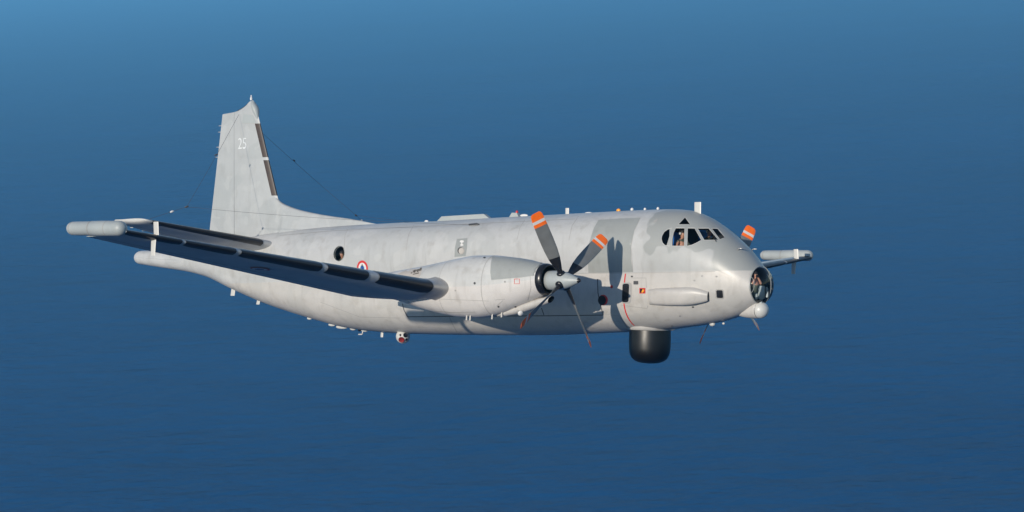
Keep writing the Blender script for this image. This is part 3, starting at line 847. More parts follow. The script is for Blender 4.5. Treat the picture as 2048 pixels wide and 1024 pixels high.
# |y|, leading edge x, leading edge z, chord, thickness
WST = [(0.0, -9.30, -0.24, 4.9, 0.17), (4.6, -9.50, -0.27, 4.35, 0.165), (5.6, -9.58, -0.27, 4.20, 0.16), (18.45, -10.60, 1.25, 1.85, 0.10)]
def wsec(y, s):
    for a, b in zip(WST, WST[1:]):
        if a[0] <= y <= b[0]: break
    f = (y - a[0]) / (b[0] - a[0]); v = [a[k] + (b[k] - a[k]) * f for k in range(5)]
    return v
def wing_ring(y, s, c0=0.0, c1=1.0, grow=0.0):
    _, xl, zl, ch, t = wsec(y, s)
    return [Vector((xl - xc * ch, s * y, zl + zc * ch - 0.075 * xc * ch)) for xc, zc in airfoil(AF_N, t, 0.012)]
def wing_boot(y0, y1, s, parent):
    """black de-icing boot wrapped round the leading edge"""
    rings = []
    m = max(4, int((y1 - y0) / 0.25))
    for i in range(m + 1):
        y = y0 + (y1 - y0) * i / m
        _, xl, zl, ch, t = wsec(y, s)
        e = min(i, m - i) / m * (y1 - y0)
        ext_u, ext_l = 0.10 - 0.0, 0.085
        if e < 0.12: ext_l *= 0.75 + 0.25 * e / 0.12
        r = []
        for k in range(-10, 11):
            f = abs(k) / 10
            xc = (ext_u if k < 0 else ext_l) * f * f * (3.2 / max(ch, 1.8)) ** 0.35
            yt = 5 * t * (0.2969 * math.sqrt(xc) - 0.1260 * xc - 0.3516 * xc ** 2)
            yc = 0.012 * 4 * xc * (1 - xc)
            zc = yc + (yt if k < 0 else -yt)
            p = Vector((xl - xc * ch, s * y, zl + zc * ch - 0.075 * xc * ch))
            nn = Vector((1 - f * 0.8, 0, (1 if k < 0 else -1) * f)).normalized()
            r.append(p + nn * 0.012)
        rings.append(r)
    return loft('deicing_boot', rings, M['boot'], parent, False)
def px_y_on_le(px, y_lo=5.6, y_hi=18.45):
    a, b = y_lo, y_hi
    for _ in range(40):
        m = (a + b) / 2; v = wsec(m, -1); q = to_px((v[1], -m, v[2]))
        if q[0] > px: a = m
        else: b = m
    return (a + b) / 2
boot_px = [(866, 759), (738, 656), (645, 483), (473, 372), (365, 251)]
wings = {}
for s in (-1, 1):
    ys = [0.9, 2.0, 3.2, 4.6, 5.2, 5.6] + [5.6 + (18.45 - 5.6) * k / 16 for k in range(1, 17)]
    # the skin: upper and lower, without the movable surfaces' gaps
    w = loft('wing', [wing_ring(y, s) for y in ys], M['skin'], root, True, True, True)
    sharp(w, 70); wings[s] = w
    for a, b in boot_px: wing_boot(px_y_on_le(a), px_y_on_le(b), s, w)
    wb = bvh_of(w)
    # aileron and flap seams under and over the wing
    def wstrip(name, y0, y1, fr, below, wd=0.03):
        A, B = [], []
        for i in range(25):
            y = y0 + (y1 - y0) * i / 24
            v = wsec(y, s); xx = v[1] - fr * v[3]
            o = Vector((xx, s * y, v[2] + (-3 if below else 3))); dd = Vector((0, 0, 1 if below else -1))
            h = wb.ray_cast(o, dd); h2 = wb.ray_cast(o + Vector((wd, 0, 0)), dd)
            if h[0] is None or h2[0] is None: continue
            A.append(h[0] - dd * 0.005); B.append(h2[0] - dd * 0.005)
        loft(name, [A, B], M['line'], w, False)
    for below in (True, False):
        wstrip('flap_seam', 5.8, 12.6, 0.74, below); wstrip('aileron_seam', 12.8, 18.0, 0.74, below)
    # roundel under the wing
    cpt = None
    if s < 0:
        d = pix_dir(520, 536.5); h = wb.ray_cast(CV, d); cpt = h[0]; n = h[1] if h[1].z < 0 else -h[1]
        RPT, RN = cpt.copy(), n.copy()
    p = Vector((RPT.x, abs(RPT.y) * s, RPT.z)); n = Vector((RN.x, RN.y * (1 if s < 0 else -1), RN.z))
    roundel('wing_roundel', p, n, Vector((0, -s, 0)), 0.32, wb, w, True, 0.78, 0.02)
    # landing light glints and a static drain below the leading edge
    # blade antennas above and below, near the tip
    v = wsec(17.3, s)
    ax, az = v[1] - 0.06, v[2]
    blade_antenna('wing_blade_antenna', ax + 0.09, ax - 0.13, az + 0.06, az + 0.46, 0.03, s * 17.3, 0.035, 'white', w)
    blade_antenna('wing_blade_antenna', ax - 0.03, ax - 0.25, az - 0.07, az - 0.56, 0.04, s * 17.3, 0.035, 'white', w, top=0.85)
    # wing-tip pod
    PX0, PX1, pr = -10.60, -13.24, 0.222
    prof = []
    for k in range(9):
        a = math.pi / 2 * k / 8; prof.append((0.24 * (1 - math.cos(a)), pr * math.sin(a) ** 0.9 * 1.02))
    prof += [(1.0, pr * 1.04), (1.45, pr * 1.0), (1.46, pr * 0.965), (2.2, pr * 0.94), (2.36, pr * 0.90)]
    for k in range(1, 9):
        a = math.pi / 2 * k / 8; prof.append((2.36 + 0.22 * math.sin(a), pr * 0.90 * math.cos(a)))
    zt_ = 1.335
    pod = revolve('wingtip_pod', prof, (PX0, s * 18.52, zt_), (-1, 0, 0.012), M['pod'], root, 30)
    for d0, rad_ in ((0.72, pr * 1.035), (2.34, pr * 0.915), (1.46, pr * 1.0)):
        revolve('pod_joint', [(d0, rad_ * 0.99), (d0, rad_ * 1.012), (d0 + 0.025, rad_ * 1.012), (d0 + 0.025, rad_ * 0.99)], (PX0, s * 18.52, zt_), (-1, 0, 0.012), M['seam'], pod, 30)

# ------------------------------------------------------------------ engine nacelles and propellers
NY = 4.59
NST = [  # x, top, bottom, half width
    (-5.98, 0.555, -0.50, 0.53), (-6.40, 0.63, -0.68, 0.60), (-6.9, 0.71, -0.86, 0.67), (-7.5, 0.78, -1.05, 0.73), (-8.2, 0.83, -1.20, 0.78),
    (-8.9, 0.83, -1.265, 0.80), (-9.6, 0.75, -1.25, 0.80), (-10.3, 0.64, -1.17, 0.77), (-11.1, 0.51, -1.03, 0.71), (-11.9, 0.40, -0.84, 0.62), (-12.8, 0.28, -0.66, 0.50),
    (-13.8, 0.10, -0.56, 0.34), (-14.7, -0.14, -0.50, 0.17), (-15.1, -0.28, -0.42, 0.05)]
NX = [a[0] for a in NST]; nt_, nb_, nh_ = [pchip(NX, [a[k] for a in NST]) for k in (1, 2, 3)]
def nring_(x, s, g=0.0):
    zt, zb, hw = nt_(x) + g, nb_(x) - g, nh_(x) + g; zc = 0.5 * (zt + zb); e = 1.0 - 0.06 * min(max((-6.1 - x) / 1.0, 0), 1)
    r = []
    for j in range(56):
        t = 2 * math.pi * j / 56; c, sn = math.cos(t), math.sin(t)
        r.append(Vector((x, s * NY + hw * math.copysign(abs(c) ** e, c), zc + (zt - zb) / 2 * math.copysign(abs(sn) ** e, sn))))
    return r
PXP = -5.19
def prop_blade(ph, s, parent):
    """one blade; ph is the angle from straight up"""
    a = math.radians(ph); rad = Vector((0, -math.sin(a), math.cos(a))); tan = Vector((0, math.cos(a), math.sin(a)))
    o = Vector((PXP, s * NY, 0)); fwd = Vector((1, 0, 0))
    st = [(0.24, .17, .15, 74), (0.40, .20, .12, 70), (0.62, .31, .085, 62), (0.85, .39, .062, 55), (1.15, .44, .048, 49), (1.5, .455, .040, 44), (1.85, .45, .032, 40), (2.02, .445, .029, 38.5), (2.03, .445, .029, 38.5), (2.14, .44, .028, 37.5), (2.15, .44, .028, 37.5),
          (2.25, .435, .026, 36.5), (2.26, .435, .026, 36.5), (2.40, .41, .022, 35), (2.47, .36, .018, 34.5), (2.51, .26, .012, 34)]
    rings = []
    for r, ch, th, b in st:
        r *= 1.035; b = math.radians(b); cd_ = tan * math.cos(b) + fwd * math.sin(b); nd = rad.cross(cd_).normalized()
        ring = []
        for k in range(16):
            t = 2 * math.pi * k / 16
            ring.append(o + rad * r + cd_ * (ch / 2 * math.cos(t)) + nd * (th / 2 * math.sin(t) * (1.0 + 0.35 * math.cos(t))))
        rings.append(ring)
    def mf(i, j):
        r = 0.5 * (st[i][0] + st[min(i + 1, len(st) - 1)][0])
        if r > 2.025: return 3 if 2.145 < r < 2.255 else 2
        return 1 if r < 0.80 else 0
    return sharp(loft('propeller_blade', rings, [M['blade'], M['black'], M['orange'], M['roundwhite']], parent, True, True, True, mf), 50)
def oil_scoop(s, parent):
    path = [(-5.72, -0.62, 0.115), (-5.85, -0.645, 0.125), (-6.2, -0.73, 0.145), (-6.7, -0.86, 0.16), (-7.2, -0.985, 0.15), (-7.7, -1.10, 0.10), (-8.0, -1.17, 0.04)]
    rings = []
    for x, z, r in path:
        rings.append([Vector((x + (0.06 if x > -5.8 else 0) * math.sin(t), s * NY + 1.25 * r * math.cos(t), z + r * math.sin(t))) for t in [2 * math.pi * j / 24 for j in range(24)]])
    sc = loft('oil_cooler_scoop', rings, M['belly'], parent, True, False, True)
    x, z, r = path[0]
    lip = [[Vector((x + dx + 0.06 * math.sin(t), s * NY + 1.25 * r * k * math.cos(t), z + r * k * math.sin(t))) for t in [2 * math.pi * j / 24 for j in range(24)]] for dx, k in ((0.0, 1.0), (0.012, 0.93), (0.0, 0.86), (-0.30, 0.80))]
    loft('scoop_mouth', lip, M['black'], sc, True, False, True)
    return sc
for s, ph in ((-1, 34.6), (1, -37.07)):
    nxs = [-5.98 - 0.13 * k for k in range(int((15.08 - 5.98) / 0.13) + 1)] + [-15.1]
    nac = loft('engine_nacelle', [nring_(x, s) for x in nxs], [M['cowl_up'], M['cowl_low']], root, True, False, True,
               mat_fn=lambda i, j: 0 if j < 28 else 1)
    nb = bvh_of(nac)
    cx0 = Vector((-5.98, s * NY, 0.028))
    lip = revolve('intake_lip', [(-0.05, 0.512), (0.005, 0.531), (0.07, 0.534), (0.14, 0.522), (0.20, 0.494), (0.225, 0.462), (0.205, 0.436), (0.10, 0.41), (-0.4, 0.40)], cx0, (1, 0, 0), M['black'], nac, 40)
    revolve('intake_throat', [(0, 0.42), (0.001, 0.0)], cx0 + Vector((-0.15, 0, 0)), (1, 0, 0), M['interior'], nac, 40)
    sp_prof = [(-0.62, 0.27), (-0.60, 0.315), (-0.45, 0.320), (-0.2, 0.315), (0.0, 0.295), (0.2, 0.245), (0.4, 0.175), (0.56, 0.105), (0.60, 0.085), (0.61, 0.083), (0.68, 0.045), (0.72, 0.0)]
    spn = revolve('propeller_spinner', sp_prof, (PXP, s * NY, 0.0), (1, 0, 0), [M['pod'], M['black']], root, 32,
                  mat_fn=lambda i, j: 1 if i >= 9 else 0)
    for k in range(4):
        prop_blade(ph + 90 * k, s, spn)
        a = math.radians(ph + 90 * k); rd = Vector((0, -math.sin(a), math.cos(a)))
        revolve('blade_cuff', [(0.22, 0.145), (0.30, 0.14), (0.33, 0.11), (0.34, 0.05)], (PXP, s * NY, 0), rd, M['black'], spn, 16)
    oil_scoop(s, nac)
    # cowl joints
    for xj, th in ((-8.06, 0.022), (-9.95, 0.014)):
        R1 = nring_(xj, s, 0.004); R2 = nring_(xj - th, s, 0.004)
        loft('cowl_joint', [R1, R2], M['seam'], nac, True)
    # soot behind the exhausts
    if s < 0:
        H = lambda x, y: hit(x, y, nb)
        cdt_patch('cowl_top_panel', [(985, 513.5), (1010, 514), (1040, 516.8), (1065, 521), (1085, 527), (1085, 549), (1040, 555), (983, 560), (981, 545), (982, 527)], M['grey'], nac, nb, off=0.014, step=4)
        cdt_patch('exhaust_film', [(795, 548), (822, 536), (848, 525), (853, 521), (845, 534), (842, 548), (838, 556), (808, 556)], M['soot'], nac, nb, off=0.006, step=5)
        for st_ in [[(822, 547), (829, 541), (838, 540), (843, 538)], [(826, 549), (838, 546)]]:
            px_line('exhaust_stain', st_, M['stain'], nac, 2.0, nb, 0.009)
        for a in [(829, 543, 2.5, 3), (836, 541.5, 2.2, 3.4), (841, 539, 2, 4)]:
            cdt_patch('exhaust_stain', ell(a[0], a[1], a[2], a[3], 10, .5), M['stain'], nac, nb, off=0.011, step=2)
        mk = px_line('red_square_marking', [(1029, 558), (1039, 558), (1039, 567.5), (1029, 567.5)], M['red'], nac, 1.0, nb, 0.008, True)
        for a in [(949.5, 566.5, 2.2, 2.6, 'line'), (969, 515.5, 2.5, 1.6, 'line'), (1014, 536, 3.2, 1.2, 'line'), (1069, 601.5, 2.6, 2.2, 'line'), (1055, 604, 6, 2.2, 'white'), (997, 613, 2.0, 2.0, 'line'), (1031, 613.5, 2.2, 1.6, 'line'), (911, 581, 1.6, 1.8, 'seam'), (1010, 563.5, 1.8, 2.0, 'seam')]:
            cdt_patch('cowl_fastener', ell(a[0], a[1], a[2], a[3], 10), M[a[4]], nac, nb, off=0.009, step=2)
        for l_ in [[(868, 622), (905, 625), (950, 624)], [(990, 600), (1010, 598)], [(993, 612), (1006, 601)], [(881, 598), (930, 600), (978, 602)], [(1060, 548), (1062, 575), (1056, 600)]]:
            px_line('cowl_seam', l_, M['seam'], nac, 0.8, nb, 0.005)
        # drain masts below the nacelle
        for px, py in [(934, 634), (941, 634), (1004, 628), (985, 632)]:
            h, n = hit(px, py - 3, nb)
            if h is None: continue
            blade_antenna('drain_mast', h.x + 0.02, h.x - 0.04, h.z + 0.02, h.z - 0.16, 0.02, h.y, 0.02, 'belly', nac)
        # landing lamp in the lower cowl
        h, n = at_y(1041, 626, -4.75), None
        revolve('taxi_lamp', [(-0.08, 0.09), (0.02, 0.095), (0.05, 0.07), (0.06, 0)], h, (0.8, -0.5, -0.3), [M['metal'], M['roundwhite']], nac, 16, mat_fn=lambda i, j: 0 if i < 1 else 1)
    # bright worn metal root of the leading edge next to the nacelle
    cap = []
    for i in range(9):
        y = 5.25 + (px_y_on_le(867) - 5.25) * i / 8
        v = wsec(y, s); r = []
        for k in range(-10, 11):
            f = abs(k) / 10; xc = 0.15 * f * f
            yt = 5 * v[4] * (0.2969 * math.sqrt(xc) - 0.1260 * xc - 0.3516 * xc ** 2)
            zc = 0.012 * 4 * xc * (1 - xc) + (yt if k < 0 else -yt)
            g = 0.014 + 0.10 * (1 - i / 8) ** 2
            nn = Vector((1 - f * 0.8, 0, (1 if k < 0 else -1) * f)).normalized()
            r.append(Vector((v[1] - xc * v[3], s * y, v[2] + zc * v[3] - 0.075 * xc * v[3])) + nn * g)
        cap.append(r)
    loft('leading_edge_root_cap', cap, M['metal'], wings[s], False)

# ------------------------------------------------------------------ fin, rudder and dorsal fillet
def lerp(a, b, f): return a + (b - a) * f
FLE = [(1.4, -22.62), (3.32, -23.31), (6.24, -24.35), (6.84, -24.56), (7.12, -24.72)]
def fin_le(z):
    for a, b in zip(FLE, FLE[1:]):
        if z <= b[0]: return lerp(a[1], b[1], (z - a[0]) / (b[0] - a[0]))
    return FLE[-1][1]
def fin_te(z): return lerp(-27.28, -26.50, (z - 1.3) / (6.65 - 1.3))
def fin_hinge(z): return lerp(-25.55, -25.52, (z - 1.5) / 5)
def fin_top(u):   # height of the tip edge along the chord, 0 front .. 1 rear
    return pchip([0, 0.12, 0.3, 0.6, 1.0], [7.12, 7.10, 6.93, 6.73, 6.655])(u)
def fin_thick(x, z):
    le, te = fin_le(z), fin_te(z); u = min(max((le - x) / (le - te), 0), 1)
    t = 0.105
    yt = 5 * t * (0.2969 * math.sqrt(u) - 0.1260 * u - 0.3516 * u ** 2 + 0.2843 * u ** 3 - 0.1036 * u ** 4) * (le - te) * 0.5 * 1.25
    return yt
def fin_grid(u0, u1, nu, nv, z0):
    L, Rr = [], []
    for i in range(nu + 1):
        uu = lerp(u0, u1, i / nu); row = []
        zt = fin_top(uu)
        for j in range(nv + 1):
            f = j / nv; z = z0 + (zt - z0) * f
            le, te = fin_le(min(z, 7.12)), fin_te(z)
            xx = le + (te - le) * uu
            th = max(fin_thick(xx, z) * (1 if f < 0.93 else math.sqrt(max(0, 1 - ((f - 0.93) / 0.07) ** 2)) * 0.9 + 0.1), 0.006)
            row.append((xx, th, z))
        L.append(row)
    return L
def fin_part(name, u0, u1, nu, matl, parent, z0=1.3, nv=30):
    g = fin_grid(u0, u1, nu, nv, z0); rings = []
    for j in range(nv + 1):
        ring = [Vector((g[i][j][0], -g[i][j][1], g[i][j][2])) for i in range(nu + 1)] + [Vector((g[i][j][0], g[i][j][1], g[i][j][2])) for i in range(nu, -1, -1)]
        rings.append(ring)
    return sharp(loft(name, rings, matl, parent, True, True, True), 60)
us = [0.5 * (1 - math.cos(math.pi * k / 24)) for k in range(25)]
fin = fin_part('tail_fin', 0.0, 0.6435, 26, M['fin'], root)
rud = fin_part('rudder', 0.648, 1.0, 12, M['fin'], root, 1.55)
fin_bvh = bvh_of(fin); rud_bvh = bvh_of(rud)
# brown-black erosion strip on the fin leading edge, in two lengths
def fin_boot(z0, z1):
    rings = []
    for i in range(13):
        z = lerp(z0, z1, i / 12); r = []
        for k in range(-8, 9):
            f = abs(k) / 8; le = fin_le(z); xx = le - 0.235 * f * f
            r.append(Vector((xx + 0.010 * (1 - f), math.copysign(fin_thick(xx, z) + 0.008, k) if k else 0.0, z)))
        rings.append(r)
    return loft('erosion_strip', rings, [M['brown'], M['boot']], fin, False, mat_fn=lambda i, j: 1 if 5 <= j <= 10 else 0)
fin_boot(3.34, 4.74); fin_boot(4.86, 6.20)
# bulb at the top of the leading edge with a small white antenna on it
bl = []
for k in range(17):
    f = k / 16; z = lerp(6.28, 7.155, f); r = 0.150 * (math.sin(math.pi * (f ** 1.35)) ** 0.75 if 0 < f < 1 else 0.02)
    r = max(r, 0.004); xc = fin_le(min(z, 7.1)) - 0.075
    bl.append([Vector((xc + 0.95 * r * math.cos(t), r * math.sin(t), z)) for t in [2 * math.pi * j / 20 for j in range(20)]])
bulb = loft('fin_tip_bulb', bl, M['pod'], fin, True, True, True)
revolve('tip_antenna', [(0, 0.045), (0.10, 0.05), (0.12, 0.03), (0.2, 0.025), (0.21, 0)], (-24.86, 0, 7.14), (0, 0, 1), M['roundwhite'], fin, 10)
# static wicks on the rudder
for z in (2.6 + 0.9 * k for k in range(4)):
    pass
for z in (4.95, 5.35, 5.95, 6.2):
    bm = bmesh.new(); tube_bm(bm, [(fin_te(z) + 0.02, 0, z), (fin_te(z) - 0.15, 0, z)], 0.012, 6); bm_obj('static_wick', bm, M['white'], rud)
# seams on fin and rudder, and darker repaint patches
def fin_px(x, y):
    h, n = hit(x, y, fin_bvh)
    if h is None: h, n = hit(x, y, rud_bvh)
    return h, n
px_line('rudder_seam', [(421, 415), (440, 416)], M['seam'], rud, 0.7, rud_bvh)
for l_ in [[(484, 247), (512, 247)], [(527, 272), (533, 300), (540, 340), (546, 380)]]: px_line('fin_seam', l_, M['seam'], fin, 0.7, fin_bvh)
for pg in [[(487, 228), (506, 230), (512, 246), (484, 247)], ]:
    cdt_patch('fin_tip_patch', pg, M['pod'], fin, fin_bvh, off=0.006, step=5)
# dorsal fillet
DR = pchip([-24.2, -23.4, -23.17, -22.6, -22.05, -21.2, -20.42, -19.36, -17.84], [3.9, 3.36, 3.12, 2.90, 2.76, 2.61, 2.50, 2.375, 2.14])
rings = []
for k in range(48):
    xx = lerp(-17.84, -24.1, k / 47); zt = DR(xx); z0 = fzt(xx) - 0.14; r = []
    hw0 = lerp(0.04, 0.30, min(1, k / 38)); 
    for j in range(13):
        f = abs(j - 6) / 6; sg = -1 if j < 6 else 1
        z = zt - (zt - z0) * f ** 1.6
        yy = lerp(0.030, hw0, f ** 1.2) if f > 0 else 0
        if xx < -23.0: yy = min(yy, max(fin_thick(xx, max(z, 1.5)) + lerp(0.03 + 0.07 * f, -0.03, (-23.0 - xx) / 1.1), 0.01))
        r.append(Vector((xx, sg * yy, z)))
    rings.append(r)
dors = loft('dorsal_fillet', rings, M['fin'], root, False)
# number on the fin
def text_mesh(name, body, h, c, right, up, n, bvh, matl, parent, off=0.007):
    cu = bpy.data.curves.new(name, 'FONT'); cu.body = body; cu.size = 1.0; cu.offset = -0.007; cu.align_x = 'CENTER'; cu.align_y = 'CENTER'
    to = bpy.data.objects.new(name, cu); col.objects.link(to)
    bpy.context.view_layer.update()
    me = bpy.data.meshes.new_from_object(to.evaluated_get(bpy.context.evaluated_depsgraph_get()))
    bpy.data.objects.remove(to)
    ys = [v.co.y for v in me.vertices]; xs_ = [v.co.x for v in me.vertices]; k = h / (max(ys) - min(ys)); my = (max(ys) + min(ys)) / 2; mx = (max(xs_) + min(xs_)) / 2
    for v in me.vertices:
        p = c + right * (v.co.x - mx) * k * 0.86 + up * (v.co.y - my) * k
        q = bvh.ray_cast(p + n * 1.0, -n, 3.0)
        v.co = (q[0] if q[0] is not None else p) + n * off
    me.materials.clear(); me.materials.append(matl)
    ob = bpy.data.objects.new(name, me); col.objects.link(ob); ob.parent = parent
    return ob
M['number'] = mat('number_white_paint', (0.60, 0.62, 0.62), 0.5, var=0.12, scale=9)
cN = at_y(487.5, 287, 0)
text_mesh('fin_number', '25', 0.43, cN, Vector((1, 0, 0)), Vector((0, 0, 1)), Vector((0, -1, 0)), fin_bvh, M['number'], fin)
text_mesh('fin_number', '25', 0.43, cN, Vector((-1, 0, 0)), Vector((0, 0, 1)), Vector((0, 1, 0)), fin_bvh, M['number'], fin)

# ------------------------------------------------------------------ tailplanes
for s in (-1, 1):
    TS = [(0.3, -22.75, 1.36, 3.9, 0.12), (0.85, -22.86, 1.44, 3.75, 0.12), (5.95, -23.87, 2.15, 1.88, 0.10)]
    def tsec(y):
        for a, b in zip(TS, TS[1:]):
            if a[0] <= y <= b[0]: break
        f = (y - a[0]) / (b[0] - a[0]); return [lerp(a[k], b[k], f) for k in range(5)]
    rings = []
    for k in range(17):
        y = lerp(0.3, 5.95, k / 16); v = tsec(y)
        rings.append([Vector((v[1] - xc * v[3], s * y, v[2] + zc * v[3] - 0.03 * xc * v[3])) for xc, zc in airfoil(18, v[4], 0.0)])
    tp = sharp(loft('tailplane', rings, M['skin'], root, True, True, True), 70)
    # rounded tip cap, its rear horn turned slightly up
    rings = []
    for k in range(9):
        f = k / 8; y = 5.95 + 0.24 * math.sin(math.pi / 2 * f); v = tsec(5.95); sh = math.sqrt(max(0.0, 1 - f ** 2)) * 0.92 + 0.08
        ch = v[3] * (0.72 + 0.28 * sh); xl = v[1] - (v[3] - ch) * 0.75
        rings.append([Vector((xl - xc * ch, s * y, v[2] + 0.07 * f + zc * ch * sh - 0.03 * xc * ch + 0.05 * f * xc)) for xc, zc in airfoil(18, v[4], 0.0)])
    loft('tailplane_tip', rings, M['white'], tp, True, False, True)
    # boot
    rings = []
    for i in range(25):
        y = lerp(1.12, 5.90, i / 24); v = tsec(y); r = []
        for k in range(-8, 9):
            f = abs(k) / 8; xc = (0.11 if k < 0 else 0.055) * f * f * 3.0 / v[3]
            yt = 5 * v[4] * (0.2969 * math.sqrt(xc) - 0.1260 * xc - 0.3516 * xc ** 2)
            nn = Vector((1 - f * 0.8, 0, (1 if k < 0 else -1) * f)).normalized()
            r.append(Vector((v[1] - xc * v[3], s * y, v[2] + (yt if k < 0 else -yt) * v[3] - 0.03 * xc * v[3])) + nn * 0.012)
        rings.append(r)
    loft('deicing_boot', rings, M['boot'], tp, False)
    tb_ = bvh_of(tp)
    for below in (True, False):
        A, B = [], []
        for i in range(21):
            y = lerp(1.0, 5.6, i / 20); v = tsec(y); dd = Vector((0, 0, 1 if below else -1)); o = Vector((v[1] - 0.66 * v[3], s * y, v[2] - dd.z * 2))
            h1 = tb_.ray_cast(o, dd); h2 = tb_.ray_cast(o + Vector((0.03, 0, 0)), dd)
            if h1[0] is not None and h2[0] is not None: A.append(h1[0] - dd * 0.005); B.append(h2[0] - dd * 0.005)
        loft('elevator_seam', [A, B], M['line'], tp, False)
    for y in (4.4, 5.1):
        v = tsec(y); bm = bmesh.new(); xx = v[1] - v[3]
        tube_bm(bm, [(xx + 0.03, s * y, v[2] - 0.03 * v[3]), (xx - 0.16, s * y, v[2] - 0.03 * v[3])], 0.014, 6); bm_obj('static_wick', bm, M['white'], tp)
    # wire aerials: from the tailplane tip to a junction, up to the fin and forward to the fuselage
    tip = Vector((-23.95, s * 5.95, 2.24)); jn = Vector((-23.465, s * 4.57, 2.73)); ft_ = Vector((-25.45, s * 0.10, 6.60))
    def wire(a, b, r=0.006, sag=0.0):
        bm = bmesh.new(); tube_bm(bm, [a + (b - a) * (k / 10) - Vector((0, 0, sag * 4 * (k / 10) * (1 - k / 10))) for k in range(11)], r, 5); return bm_obj('wire_aerial', bm, M['wire'], root)
    w1 = wire(tip, jn); wire(jn, ft_, 0.006, 0.05)
    if s < 0: fr, _ = hit(953, 450)
    else: fr = Vector((fr.x, -fr.y, fr.z))
    wire(jn, fr, 0.005, 0.10)
    for p_, r_ in ((jn, 0.04), (tip.lerp(jn, 0.60), 0.045), (jn.lerp(ft_, 0.55), 0.03)):
        revolve('wire_insulator', [(-0.09, 0), (-0.07, r_ * .6), (0, r_), (0.07, r_ * .6), (0.09, 0)], p_, (jn - tip), M['wire'] if r_ < 0.042 else M['roundwhite'], w1, 10)
    q_ = fr.copy()
    bm = bmesh.new(); tube_bm(bm, [q_ + Vector((-0.35, 0, 0.02)), q_ + Vector((0.0, 0, 0.03)), q_ + Vector((0.16, -s * 0.02, -0.03))], [0.03, 0.05, 0.035], 8); bm_obj('wire_anchor', bm, M['wire'], fus)

